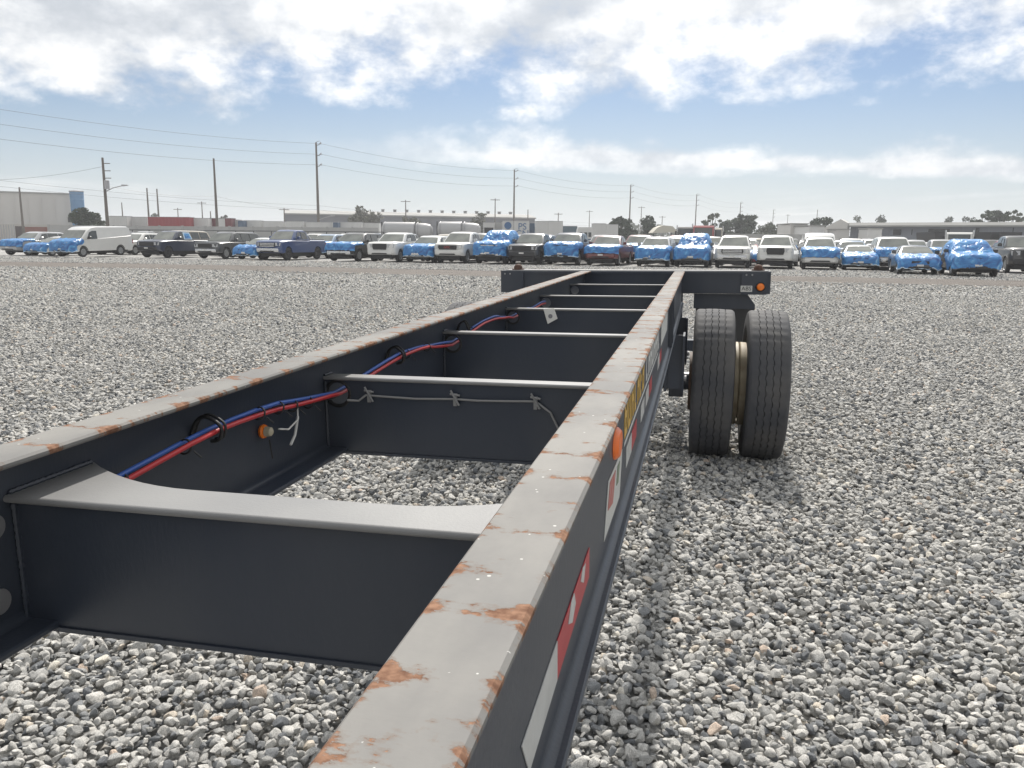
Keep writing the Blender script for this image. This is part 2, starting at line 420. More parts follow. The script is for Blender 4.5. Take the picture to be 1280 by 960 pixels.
def deck_mat(name, base, rust_amt):
    """black paint paled for fading and painted-in sky sheen, with rust where containers and chains have rubbed across the beam"""
    mt = bpy.data.materials.new(name); mt.use_nodes = True; N, L = nodes(mt); b = N['Principled BSDF']
    tc = N.new('ShaderNodeTexCoord')

    def nz(scale, st, det=6, ro=.6, off=(0, 0, 0)):
        mp = N.new('ShaderNodeMapping'); mp.inputs['Scale'].default_value = st; mp.inputs['Location'].default_value = off; L.new(tc.outputs['Object'], mp.inputs[0])
        n = N.new('ShaderNodeTexNoise'); n.inputs['Scale'].default_value = scale; n.inputs['Detail'].default_value = det; n.inputs['Roughness'].default_value = ro; L.new(mp.outputs[0], n.inputs['Vector']); return n.outputs[0]

    def mth(op, a, b_):
        n = N.new('ShaderNodeMath'); n.operation = op
        for i, x in enumerate((a, b_)):
            if isinstance(x, (int, float)): n.inputs[i].default_value = x
            else: L.new(x, n.inputs[i])
        return n.outputs[0]

    def ss(x, lo, hi):
        n = N.new('ShaderNodeMapRange'); n.interpolation_type = 'SMOOTHSTEP'; L.new(x, n.inputs[0]); n.inputs[1].default_value = lo; n.inputs[2].default_value = hi; return n.outputs[0]
    band = nz(1, (2.4, 15, 1), 3, .5)           # narrow bands across the beam
    blot = nz(1, (20, 26, 20), 7, .66, (3, 1, 0))
    fine = nz(1, (60, 170, 40), 4, .6, (7, 0, 2))
    sep = N.new('ShaderNodeSeparateXYZ'); L.new(tc.outputs['Object'], sep.inputs[0])
    ax = mth('ABSOLUTE', sep.outputs[0], 0)
    edge = ss(ax, .028, .047)                   # beam edges wear first
    r = mth('ADD', mth('ADD', mth('MULTIPLY', band, .80), mth('MULTIPLY', blot, .68)), mth('ADD', mth('MULTIPLY', edge, .09), mth('MULTIPLY', fine, .16)))
    far = ss(sep.outputs[1], .8, 3.4)           # more traffic towards the rear
    r = mth('ADD', r, mth('MULTIPLY', far, .04))
    thin = nz(1, (1.2, 95, 1), 3, .5, (4, 2, 0)); brk = nz(1, (22, 9, 3), 3, .5, (9, 2, 0))
    scr = mth('MULTIPLY', mth('MULTIPLY', ss(thin, .60, .66), ss(brk, .45, .6)), ss(sep.outputs[1], .9, 2.6))
    r = mth('ADD', r, mth('MULTIPLY', scr, .17))
    rust = ss(r, 1.0 - rust_amt, 1.03 - rust_amt)
    halo = ss(r, .955 - rust_amt, 1.0 - rust_amt)
    tint = nz(1, (70, 90, 50), 5, .6, (1, 5, 0))
    rc = N.new('ShaderNodeMix'); rc.data_type = 'RGBA'; L.new(ss(tint, .3, .7), rc.inputs[0]); rc.inputs[6].default_value = (.13, .068, .045, 1); rc.inputs[7].default_value = (.28, .165, .11, 1)
    pn = nz(1, (4, 2, 3), 6, .6, (2, 8, 1))
    pc = N.new('ShaderNodeMix'); pc.data_type = 'RGBA'; L.new(ss(pn, .3, .7), pc.inputs[0]); pc.inputs[6].default_value = (*base, 1); pc.inputs[7].default_value = (base[0] * 1.5, base[1] * 1.48, base[2] * 1.42, 1)
    hc = N.new('ShaderNodeMix'); hc.data_type = 'RGBA'; L.new(mth('MULTIPLY', halo, .3), hc.inputs[0]); L.new(pc.outputs[2], hc.inputs[6]); hc.inputs[7].default_value = (.16, .11, .08, 1)
    # small pale chips of bird lime and stone dust
    vo = N.new('ShaderNodeTexVoronoi'); vo.inputs['Scale'].default_value = 55; L.new(tc.outputs['Object'], vo.inputs['Vector'])
    chip = mth('MULTIPLY', mth('LESS_THAN', vo.outputs['Distance'], .11), mth('GREATER_THAN', nz(30, (1, 1, 1), 2), .56))
    cc = N.new('ShaderNodeMix'); cc.data_type = 'RGBA'; L.new(mth('MULTIPLY', chip, .7), cc.inputs[0]); L.new(hc.outputs[2], cc.inputs[6]); cc.inputs[7].default_value = (.6, .6, .57, 1)
    mx = N.new('ShaderNodeMix'); mx.data_type = 'RGBA'; L.new(rust, mx.inputs[0]); L.new(cc.outputs[2], mx.inputs[6]); L.new(rc.outputs[2], mx.inputs[7])
    L.new(mx.outputs[2], b.inputs['Base Color'])
    rg = N.new('ShaderNodeMapRange'); L.new(rust, rg.inputs[0]); rg.inputs[3].default_value = .58; rg.inputs[4].default_value = .95; L.new(rg.outputs[0], b.inputs['Roughness'])
    sg = N.new('ShaderNodeMapRange'); L.new(rust, sg.inputs[0]); sg.inputs[3].default_value = .08; sg.inputs[4].default_value = .12; L.new(sg.outputs[0], b.inputs['Specular IOR Level'])
    bp = N.new('ShaderNodeBump'); bp.inputs['Strength'].default_value = .35; bp.inputs['Distance'].default_value = .002
    hh = mth('ADD', mth('MULTIPLY', rust, -1.0), mth('MULTIPLY', mth('ADD', tint, fine), .25)); L.new(hh, bp.inputs['Height']); L.new(bp.outputs[0], b.inputs['Normal'])
    return mt


M_deck = deck_mat('sheen_scuffed_paint', (.165, .163, .16), .060)  # pale base colour holds faded paint and the sky's sheen on the beam tops
M_cross = add_noise(pmat('sheen_black_paint', (.19, .19, .19), .42, spec=.5), 5, .5, (.25, .25, .245), bump=.05, bscale=200, rvar=.15)  # sky sheen on upward faces is put into this pale colour

WO, WI, WEB, BH = .4736, .3785, .445, .295     # beam outer/inner flange edge, web plane, beam height
FR, RE = -1.75, 7.46
YC = [.987, 2.084, 3.195, 4.323, 5.313, 6.60]


def rsect(x0, x1, z0, z1, b=.003):
    return [(x0 + b, z0), (x1 - b, z0), (x1, z0 + b), (x1, z1 - b), (x1 - b, z1), (x0 + b, z1), (x0, z1 - b), (x0, z0 + b)]


for sgn in (1, -1):
    b = MB()
    xw = sorted((sgn * (WEB - .004), sgn * (WEB + .004)))
    b.prism([(xw[0], -BH + .012), (xw[1], -BH + .012), (xw[1], -.012), (xw[0], -.012)], FR, RE, 'y')
    # fillet of the rolled section
    for z0, dz in ((-BH + .0125, 1), (-.0125, -1)):
        for q, e_ in ((xw[1], 1), (xw[0], -1)):
            pts = [(q, z0)] + [(q + e_ * (.014 - .014 * math.sin(a)), z0 + dz * (.014 - .014 * math.cos(a))) for a in [math.pi / 2 * k / 4 for k in range(5)]]
            b.prism(pts, FR, RE, 'y')
    x0, x1 = sorted((sgn * WI, sgn * WO))
    b.prism(rsect(x0, x1, -BH, -BH + .012), FR, RE, 'y')
    beam = b.obj('main_beam', M_black, trailer, smooth=25)
    # top flange is a plate of its own, set on the beam; local origin on its centre line for the wear pattern
    t = MB(); hw = (WO - WI) / 2
    t.prism(rsect(-hw, hw, -.0125, 0, .004), FR, RE, 'y')
    tf = t.obj('top_flange', M_deck, beam, smooth=25); tf.location = (sgn * (WO + WI) / 2, 0, 0)
tag(beam, 'left main beam, with cut marker lamp hole')

# --- cross members
DZ = -.072
for k, y in enumerate(YC):
    ws = WEB - .0045
    if k == 0:
        # broad plate flared to both beams
        pl = [(-ws, y)] + [(ws, y)]
        n = 26
        back = []
        for i in range(n + 1):
            x = ws - 2 * ws * i / n
            e_ = max(0, (abs(x) - .17) / (ws - .17))
            back.append((x, y + .085 + .105 * e_ ** 1.9))
        top = MB().prism(pl + back, DZ - .012, DZ, 'z').obj('cross_member', M_cross, trailer, smooth=30)
        w_ = MB().box(-ws, ws, y + .012, y + .022, -.292, DZ - .0125).obj('web', M_black, top)
        MB().box(-ws, ws, y + .008, y + .09, -.300, -.2925).obj('bottom_flange', M_black, top)
        MB().tube([(-ws, y + .001, DZ - .006), (ws, y + .001, DZ - .006)], .0063, 10).obj('rolled_edge', M_cross, top, smooth=40)
    else:
        wd = .055 if k < 3 else .05
        top = MB().prism([(p[0], p[1]) for p in rsect(y, y + wd, DZ - .010, DZ, .003)], -ws, ws, 'x').obj('cross_member', M_cross, trailer, smooth=30)
        zb = -.292 if k < 4 else -.24
        wm = MB()
        # web with a lightening hole near the left beam for the air lines
        cx, cz, rr = -.400, -.122, .034
        pts = [(-ws, zb), (ws, zb), (ws, DZ - .0105), (-ws, DZ - .0105)]
        n = 20
        ring = [(cx + rr * math.cos(2 * math.pi * i / n), cz + rr * math.sin(2 * math.pi * i / n)) for i in range(n)]
        # two polygons around the hole
        lo = [ring[i] for i in range(n // 2, n + 1) if i < n] + [ring[0]]
        lowp = [pts[0], pts[1], (ws, cz), ring[0]] + [ring[i] for i in range(n - 1, n // 2 - 1, -1)] + [(-ws, cz)]
        higp = [(ws, cz), pts[2], pts[3], (-ws, cz)] + [ring[i] for i in range(n // 2, -1, -1)]
        wm.prism(lowp, y + .008, y + .014, 'y'); wm.prism(higp, y + .008, y + .014, 'y')
        w_ = wm.obj('web', M_black, top)
        MB().box(-ws, ws, y + .004, y + wd, zb - .008, zb - .0005).obj('bottom_flange', M_black, top)
        if k < 4:
            st = MB().tube([(cx + (rr + .003) * math.cos(a), y + .011, cz + (rr + .003) * math.sin(a)) for a in [2 * math.pi * i / 24 for i in range(25)]], .006, 8, False)
            st.obj('grommet', pmat('black_rubber', (.015, .015, .016), .55), top, smooth=60)

def weld(p0, p1, parent, r=.0045):
    n = max(6, int((Vector(p1) - Vector(p0)).length / .006)); P = [Vector(p0).lerp(Vector(p1), i / n) for i in range(n + 1)]
    rr_ = [r * (1 + .35 * ((i % 2) * 2 - 1) * .6 + random.uniform(-.15, .15)) for i in range(n + 1)]
    MB().tube(P, rr_, 6).obj('weld_bead', M_black, parent, smooth=50)


for k, y in enumerate(YC[:4]):
    for sx in (-1, 1):
        weld((sx * (WEB - .008), y + (.010 if k == 0 else .006), -.285), (sx * (WEB - .008), y + (.010 if k == 0 else .006), DZ - .016), trailer)
        weld((sx * (WEB - .007), y + .004, DZ + .003), (sx * (WEB - .007), y + (.18 if k == 0 else .05), DZ + .003), trailer, .004)
M_rubber = pmat('black_rubber', (.015, .015, .016), .55)
M_red = pmat('red_hose', (.42, .025, .03), .38)
M_blue = pmat('blue_hose', (.03, .09, .34), .38)
M_galv = pmat('galvanised', (.35, .35, .36), .45, .7)
# --- air lines sagging between the cross members along the left beam
hx = -.402


def hose_path(dx, dz):
    pts = []
    ys = [YC[0] + .012] + YC[1:4] + [4.9, 5.3]
    hol = [(-.40, -.122)] * len(ys)
    for i in range(len(ys) - 1):
        for s in range(12):
            t = s / 12; y = ys[i] + (ys[i + 1] - ys[i]) * t
            rise = .042 * math.sin(math.pi * t) ** 1.4 * (1 if i in (0, 1, 2) else .3)
            wob = .007 * math.sin(y * 9 + dx * 300) + .004 * math.sin(y * 23)
            pts.append((hx + dx + wob * .8 + .012 * math.sin(math.pi * t), y + .011, -.122 + dz + rise + wob * .5))
    return pts


for nm, dx, dz, mt, rr in (('air_line', .006, -.002, M_red, .0055), ('air_line', -.005, .006, M_blue, .0052), ('wiring_harness', -.005, -.008, M_rubber, .0045)):
    h = MB().tube(hose_path(dx, dz), rr, 10).obj(nm, mt, trailer, smooth=60)
    if mt is M_red: h['label'] = 'red air hose'
    if mt is M_blue: h['label'] = 'blue air hose'
hp = hose_path(0, 0)


def near(y): return min(hp, key=lambda p: abs(p[1] - y))


for y in (1.23, 1.375, 1.60, 1.735, 1.79, 1.875, 2.62, 2.80, 3.5):
    p = near(y); c = Vector(p) + Vector((0, 0, -.003))
    z = MB().tube([(c.x + .015 * math.cos(a), c.y + .004 * math.sin(a), c.z + .014 * math.sin(a)) for a in [2 * math.pi * i / 20 for i in range(21)]], .0022, 6, False)
    z.tube([(c.x + .02, c.y, c.z - .008), (c.x + .034, c.y + .004, c.z - .022)], .002, 5)
    z.obj('cable_tie', M_rubber, trailer, smooth=60)
for y in (1.46, 2.53, 3.42):                      # rubber-lined loops holding the hoses off the web
    p = near(y)
    a_ = [Vector((WEB * -1 + .004, p[1], -.10)), Vector((-.425, p[1], -.062)), Vector((-.400, p[1], -.050)), Vector((p[0] + .018, p[1], p[2] + .010)), Vector((p[0] + .014, p[1], p[2] - .018)), Vector((p[0] - .010, p[1], p[2] - .024))]
    pts = []
    for i in range(len(a_) - 1):
        for s in range(5):
            q0, q1, q2, q3 = a_[max(i - 1, 0)], a_[i], a_[i + 1], a_[min(i + 2, len(a_) - 1)]; t = s / 5
            pts.append(.5 * ((2 * q1) + (q2 - q0) * t + (2 * q0 - 5 * q1 + 4 * q2 - q3) * t * t + (3 * q1 - q0 - 3 * q2 + q3) * t ** 3))
    l1 = MB().tube([p_ + Vector((0, -.004, 0)) for p_ in pts], .0042, 7); l1.tube([p_ + Vector((.003, .006, .003)) for p_ in pts], .003, 7)
    l1.obj('hose_loop', M_rubber, trailer, smooth=60)

# --- amber lamp plugged into the left beam web, seen from behind, with loose wires
M_amber = pmat('amber_lens', (.85, .20, .02), .25, emis=None)
M_tan = pmat('tan_plug', (.42, .38, .28), .5)
lp = Vector((-.438, 1.735, -.150))
b = MB().lathe([(0, .001), (0, .016), (.006, .018), (.010, .016), (.012, .001)], 20, 'x', lp); b.obj('marker_lamp', M_amber, trailer, smooth=40)['label'] = 'amber marker lamp in the left beam web'
b = MB().lathe([(.012, .001), (.012, .013), (.026, .011), (.030, .006), (.031, .001)], 16, 'x', lp); b.obj('lamp_plug', M_tan, trailer, smooth=40)
M_white = pmat('white_plastic', (.6, .6, .58), .45)
MB().tube([lp + Vector((.03, .03, .0)), lp + Vector((.035, .07, -.01)), lp + Vector((.035, .12, .004)), lp + Vector((.035, .122, .04))], .0025, 6).obj('loose_wire', M_white, trailer, smooth=60)
MB().tube([lp + Vector((.03, .13, .01)), lp + Vector((.03, .11, -.035)), lp + Vector((.03, .085, -.055))], .0035, 6).obj('loose_wire', M_white, trailer, smooth=60)
MB().tube([lp + Vector((.02, 0, -.02)), lp + Vector((.022, .006, -.07))], .002, 5).obj('loose_wire', M_rubber, trailer)

for yq, zq in ((.958, -.115), (.952, -.235)):
    MB().lathe([(-WEB + .0045, .001), (-WEB + .0045, .021), (-WEB + .0075, .020), (-WEB + .0078, .001)], 24, 'x', (0, yq, zq)).obj('hole_plug', M_galv, beam, smooth=40)
# --- thin cable clipped along the second cross member
yw = YC[1] + .002
ctl = [(-.36, yw - .02, -.135), (-.33, yw - .008, -.138), (-.31, yw - .002, -.122), (-.27, yw, -.124), (-.16, yw, -.127), (-.044, yw, -.123), (.02, yw, -.125), (.10, yw, -.123), (.184, yw, -.120), (.225, yw, -.150), (.245, yw, -.19), (.27, yw, -.26)]
pts = [Vector(ctl[i]).lerp(Vector(ctl[i + 1]), t / 5) for i in range(len(ctl) - 1) for t in range(5)]
M_cable = pmat('grey_cable', (.20, .20, .20), .5)
MB().tube(pts, .0032, 8).obj('sensor_cable', M_cable, trailer, smooth=60)
for x in (-.30, -.044, .184):
    c = MB(); c.box(x - .005, x + .005, yw - .005, yw + .006, -.142, -.108)
    c.tube([(x - .014, yw - .004, -.108), (x + .014, yw - .004, -.112)], .003, 6); c.tube([(x - .012, yw - .005, -.098), (x + .012, yw - .005, -.140)], .003, 6)
    c.obj('cable_clip', M_cable, trailer)

# --- inspection tag hanging over the fourth cross member
c = MB(); y = YC[3] - .004
c.prism([(-.225, -.072), (-.165, -.068), (-.145, -.125), (-.20, -.155)], y - .002, y, 'y'); tg = c.obj('paper_tag', pmat('paper_white', (.62, .62, .6), .7), trailer)
MB().lathe([(y - .004, .001), (y - .004, .012), (y - .0025, .012), (y - .0025, .001)], 16, 'y', (-.185, 0, -.112)).obj('printed_mark', pmat('print_grey', (.2, .2, .22), .7), tg)

# --- rear bolster with lock pins, marker lamp and label
by0, by1 = RE + .01, RE + .19
b = MB(); b.prism([(by0 + .008, -.20), (by1, -.20), (by1, -.004), (by1 - .004, 0), (by0 + .004, 0), (by0, -.004), (by0, -.195)], -1.22, 1.22, 'x')
bol = b.obj('rear_bolster', M_black, trailer, smooth=25)
MB().box(-1.215, 1.215, by0 - .012, by0 - .0005, -.030, -.004).obj('stiffener_bar', M_black, bol)
MB().prism(rsect(-1.2, 1.2, .0005, .006, .002), by0 + .02, by1 - .02, 'y').obj('top_plate', M_cross, bol)
M_pin = add_noise(pmat('rusty_casting', (.10, .05, .032), .8), 40, .6, (.04, .03, .028), bump=.3, bscale=120)
for sx in (-1.095, 1.115):
    b = MB().lathe([(.006, .001), (.006, .058), (.016, .058), (.016, .042), (.034, .040), (.050, .030), (.058, .014), (.06, .001)], 18, 'z', (sx, by0 + .09, 0))
    b.obj('lock_pin', M_pin, bol, smooth=40)
for sx in (-1.13, 1.08):      # bolted corner casting plates
    c = MB(); c.prism(rsect(sx - .11, sx + .11, -.205, -.001, .006), by0 - .016, by0 - .001, 'y'); e_ = c.obj('end_plate', M_black, bol, smooth=30)
    for dx, dz in ((-.07, -.03), (-.02, -.03)):
        MB().lathe([(by0 - .024, .001), (by0 - .024, .007), (by0 - .0165, .009)], 6, 'y', (sx + dx, 0, dz)).obj('bolt', M_galv, e_)
ml = MB().lathe([(by0 - .034, .001), (by0 - .034, .018), (by0 - .030, .030), (by0 - .022, .034), (by0 - .0165, .034)], 24, 'y', (1.135, 0, -.135)).obj('marker_lamp', M_amber, bol, smooth=40)
ml['label'] = 'round amber marker lamp on the bolster end'
MB().lathe([(by0 - .030, .035), (by0 - .024, .043), (by0 - .0165, .044)], 24, 'y', (1.135, 0, -.135)).obj('lamp_bezel', M_rubber, ml, smooth=40)
lb = MB().prism(rsect(.965, 1.065, -.180, -.125, .003), by0 - .019, by0 - .0165, 'y').obj('abs_label', pmat('label_white', (.55, .55, .53), .6), bol)
o = link('lettering', text_mesh('ABS', .05, .0008), pmat('print_black', (.02, .02, .02), .6), lb); o.location = (1.015, by0 - .0205, -.152); o.rotation_euler = (RAD(90), 0, 0)
M_flap = add_noise(pmat('flap_rubber', (.022, .023, .025), .6), 8, .5, (.04, .04, .04))
for sgn in (1, -1):
    # tapered bracket under the bolster and the hanging splash flap
    c = MB().prism([(sgn * .56, -.205), (sgn * 1.03, -.205), (sgn * 1.10, -.30), (sgn * 1.10, -.34), (sgn * .56, -.34)], by0 + .05, by0 + .065, 'y'); c.obj('flap_bracket', M_black, bol)
    P = [[(sgn * (.58 + .52 * i / 6), by0 + .075 + .012 * math.sin(i * 1.3 + j * .7), -.33 - .52 * j / 6) for i in range(7)] for j in range(7)]
    c = MB().grid(P); c.grid([[(p[0], p[1] + .008, p[2]) for p in r_] for r_ in P]); c.obj('splash_flap', M_flap, bol, smooth=60)
# rear under-ride guard
c = MB(); c.box(-1.1, 1.1, by1 - .09, by1 + .01, -.74, -.64)
for sx in (-.42, .42): c.box(sx - .04, sx + .04, by1 - .08, by1 - .002, -.6395, -.2005)
c.obj('underride_guard', M_black, trailer)

# --- front bolster, landing gear (in front of the part in view)
c = MB().box(-1.22, 1.22, FR - .17, FR - .003, -.24, -.003).obj('front_bolster', M_black, trailer)
for sx in (-.62, .62):
    top = MB().box(sx - .06, sx + .06, -1.06, -.94, -.86, -.06).obj('landing_leg', M_black, trailer)
    MB().box(sx - .045, sx + .045, -1.045, -.955, -1.135, -.8605).obj('inner_leg', M_galv, top)
    MB().box(sx - .13, sx + .13, -1.12, -.88, -1.16, -1.1355).obj('foot', M_black, top)
    MB().box(min(sx, sx * .78) - .001, max(sx, sx * .78), -1.03, -.97, -.28, -.20).obj('leg_bracket', M_black, top)

# --- suspension and axle, wheels standing square on the ground
AY = 5.72
M_tyre = add_noise(pmat('tyre_rubber', (.052, .055, .063), .78, spec=.3), 4, .8, (.105, .102, .098), bump=.15, bscale=90)


def tyre_mesh(R, Wd, rim_r, n=64, tread=True):
    """lathed truck tyre with three grooves and zig-zag cut tread blocks"""
    h = Wd / 2
    prof = [(-h * .62, rim_r), (-h * .84, rim_r + .02), (-h * .98, rim_r + .09), (-h, rim_r + .14), (-h * .99, R - .085), (-h * .97, R - .042), (-h * .93, R - .018), (-h * .85, R - .008)]
    g_ = [(-.76, 0), (-.50, .0), (-.485, -.006), (-.465, -.006), (-.45, .001), (-.18, .003), (-.17, -.005), (-.15, -.005), (-.14, .003), (.14, .003), (.15, -.005), (.17, -.005), (.18, .003), (.45, .001), (.465, -.006), (.485, -.006), (.50, 0), (.76, 0)]
    prof += [(q * h, R - .004 + d) for q, d in g_]
    prof += [(-a, r) for a, r in prof[:8][::-1]]
    n2 = n * 3 if tread else n
    mb = MB(); vs = []
    for i, (al, r) in enumerate(prof):
        for j in range(n2):
            q = 2 * math.pi * j / n2
            a2, r2 = al, r
            if tread and r > R - .009 and abs(al) < h * .78:      # zig-zag: shift across and sink every third step
                sh = .003 * (1 if (j // 2) % 2 else -1)
                a2 = al + sh * (abs(al) < h * .6)
                if j % 4 == 0: r2 = r - .0035
            vs.append((a2, math.cos(q) * r2, math.sin(q) * r2))
    k = len(prof)
    mb.add(vs, [(i * n2 + j, i * n2 + (j + 1) % n2, (i + 1) * n2 + (j + 1) % n2, (i + 1) * n2 + j) for i in range(k - 1) for j in range(n2)])
    return mb.mesh('tyre', 30)


TYR = tyre_mesh(.515, .275, .285)
M_rim = add_noise(pmat('cream_rim', (.42, .36, .25), .6), 14, .6, (.20, .15, .10), bump=.1)
rimb = MB().lathe([(-.172, .284), (-.165, .290), (-.13, .288), (-.105, .280), (-.05, .270), (.05, .262), (.10, .262), (.105, .20), (.09, .14), (.09, .06), (.105, .05), (.105, .001)], 32, 'x')
RIM = rimb.mesh('rim', 35)
drum = MB().lathe([(-.17, .06), (-.17, .205), (-.02, .21), (.02, .19)], 28, 'x').mesh('drum', 35)
M_lug = add_noise(pmat('rusty_lug', (.09, .05, .03), .7), 30, .5, (.03, .03, .03))
lug = MB().lathe([(0, .013), (.03, .013), (.034, .006), (.034, .001)], 6, 'x').mesh('lug_nut')
ax_w = {}
for sgn in (1, -1):
    cw = TM @ Vector((sgn * .886, AY, -.7)); cw.z = .497
    ax_w[sgn] = cw
roll_dir = (ax_w[1] - ax_w[-1]).normalized()
rotm = Matrix((roll_dir, Vector((0, 0, 1)).cross(roll_dir), Vector((0, 0, 1)))).transposed().to_4x4()
for sgn in (1, -1):
    for side in (-1, 1):
        w = empty('wheel'); w.parent = trailer
        cw = ax_w[sgn] + roll_dir * (side * .174)
        mw = rotm.copy(); mw.translation = cw
        if side * sgn < 0: mw = mw @ Matrix.Rotation(0, 4, 'Z')
        if side < 0: mw = mw @ Matrix.Rotation(math.pi, 4, 'Z')     # dish faces the other wheel of the pair
        w.matrix_local = TMI @ mw
        link('tyre', TYR, M_tyre, w); link('rim', RIM, M_rim, w)
        for i in range(10):
            a = 2 * math.pi * i / 10; link('lug_nut', lug, M_lug, w, (.06, .165 * math.cos(a), .165 * math.sin(a)), (0, 0, 0))
    d = link('brake_drum', drum, M_lug, trailer); md_ = rotm.copy(); md_.translation = ax_w[sgn] - roll_dir * sgn * .16
    if sgn < 0: md_ = md_ @ Matrix.Rotation(math.pi, 4, 'Z')
    d.matrix_local = TMI @ md_
a0, a1 = TMI @ ax_w[-1], TMI @ ax_w[1]
MB().tube([a0, a1], .064, 18).obj('axle', M_black, trailer, smooth=60)
M_spring = add_noise(pmat('spring_steel', (.03, .03, .032), .6), 12, .5, (.07, .05, .04))
for sgn in (1, -1):
    x = sgn * .47
    for y0_, y1_ in ((AY - .62, AY - .50), (AY + .50, AY + .62)):     # spring hangers
        c = MB(); c.prism([(y0_ - .05, -BH - .001), (y1_ + .05, -BH - .001), (y1_, -.66), (y0_, -.66)], x - .06, x - .048, 'x'); c.prism([(y0_ - .05, -BH - .001), (y1_ + .05, -BH - .001), (y1_, -.66), (y0_, -.66)], x + .048, x + .06, 'x')
        c.box(x - .0475, x + .0475, y0_ + .01, y0_ + .02, -.64, -BH - .002)
        hg = c.obj('spring_hanger', M_black, trailer)
        MB().tube([(x - .075, (y0_ + y1_) / 2, -.58), (x + .075, (y0_ + y1_) / 2, -.58)], .02, 10).obj('hanger_bolt', M_galv, hg)
    for l in range(4):
        L_ = .54 - l * .10
        P = [(x, AY + L_ * t, -.585 - .018 * l + .05 * t * t) for t in [k / 6 - 1 for k in range(13)]]
        mbs = MB()
        mbs.grid([[(x - .038, p[1], p[2]), (x + .038, p[1], p[2])] for p in P]); mbs.grid([[(x - .038, p[1], p[2] - .014), (x + .038, p[1], p[2] - .014)] for p in P])
        mbs.grid([[(x - .038, p[1], p[2]), (x - .038, p[1], p[2] - .014)] for p in P]); mbs.grid([[(x + .038, p[1], p[2]), (x + .038, p[1], p[2] - .014)] for p in P])
        mbs.obj('spring_leaf', M_spring, trailer, smooth=50)
    MB().box(x - .05, x + .05, AY - .07, AY + .07, -.80, -.655).obj('axle_seat', M_black, trailer)
    bc = MB().lathe([(AY - .30, .001), (AY - .30, .07), (AY - .28, .085), (AY - .20, .085), (AY - .195, .092), (AY - .185, .085), (AY - .11, .08), (AY - .10, .001)], 20, 'y', (sgn * .30, 0, -.60)).obj('brake_chamber', M_black, trailer, smooth=40)
    MB().tube([(x - .02, AY - .56, -.56), (x - .02, AY, -.70)], .026, 10).obj('radius_rod', M_black, trailer, smooth=60)
# vertical gusset plates below the beams at the suspension
for sgn in (1, -1):
    for y in (4.42, 4.60):
        MB().prism([(sgn * (WEB + .005), -.0135), (sgn * (WO - .002), -.0135), (sgn * (WO - .002), -BH + .013), (sgn * (WEB + .005), -BH + .013)], y, y + .012, 'y').obj('web_stiffener', M_black, trailer)
MB().lathe([(-.32, .001), (-.32, .10), (-.29, .125), (.29, .125), (.32, .10), (.32, .001)], 24, 'x', (0, 6.95, -.46)).obj('air_tank', M_cross, trailer, smooth=40)
for x in (-.2, .2): MB().box(x - .02, x + .02, 6.93, 6.97, -.335, -.20).obj('tank_strap', M_black, trailer)

# --- decals on the outer face of the right beam
DX = WEB + .0045
M_tw = add_noise(pmat('tape_white', (.50, .51, .50), .35), 30, .4, (.30, .30, .29))
M_tr = add_noise(pmat('tape_red', (.42, .02, .03), .35), 25, .35, (.25, .02, .02))
M_or = pmat('orange_reflector', (.80, .16, .02), .3)
M_sw = pmat('sign_white', (.48, .49, .47), .45)
M_sr = add_noise(pmat('sign_red', (.36, .07, .06), .5), 40, .5, (.42, .30, .27))
M_yl = pmat('letter_yellow', (.50, .31, .05), .5)
M_wl = pmat('letter_white', (.52, .53, .52), .5)


def decal(name, mt, poly, t=.0012, off=0):
    return MB().prism(poly, DX + off, DX + off + t, 'x').obj(name, mt, trailer)


decal('reflective_tape', M_tw, [(.735, -.232), (.905, -.225), (.905, -.172), (.70, -.178)])['label'] = 'white half of the near reflective strip'
rt = decal('reflective_tape', M_tr, [(.9055, -.225), (1.20, -.216), (1.20, -.166), (.9055, -.172)]); rt['label'] = 'torn red half of the near reflective strip'
decal('tape_tear', M_tw, [(.985, -.190), (1.02, -.205), (1.05, -.190), (1.035, -.168), (1.01, -.170)], .0008, .0014)
decal('tape_tear', M_tw, [(1.10, -.180), (1.13, -.195), (1.15, -.172), (1.12, -.167)], .0008, .0014)
decal('placard', M_sw, [(1.41, -.238), (1.70, -.246), (1.75, -.150), (1.47, -.140)])
decal('placard_mark', M_sr, [(1.46, -.195), (1.55, -.21), (1.60, -.155), (1.49, -.148)], .0008, .0014)
decal('placard_mark', pmat('print_green', (.16, .20, .14), .6), [(1.62, -.195), (1.66, -.20), (1.69, -.160), (1.64, -.158)], .0008, .0014)
b = MB().lathe([(0, .001), (.012, .001), (.011, .026), (.004, .032), (0, .033)], 20, 'x', (0, 0, 0)); e_ = b.obj('side_reflector', M_or, trailer, smooth=40); e_.location = (DX, 1.60, -.098); e_.scale = (1, 1.6, 1.0); e_['label'] = 'orange oval side reflector'
for y0_, mt in ((1.86, M_tw), (2.02, M_tr), (2.34, M_tw), (2.56, M_tw), (2.74, M_tr), (3.30, M_tw), (3.46, M_tr)):
    decal('reflective_tape', mt, [(y0_, -.226), (y0_ + .155, -.226), (y0_ + .155, -.176), (y0_, -.176)])
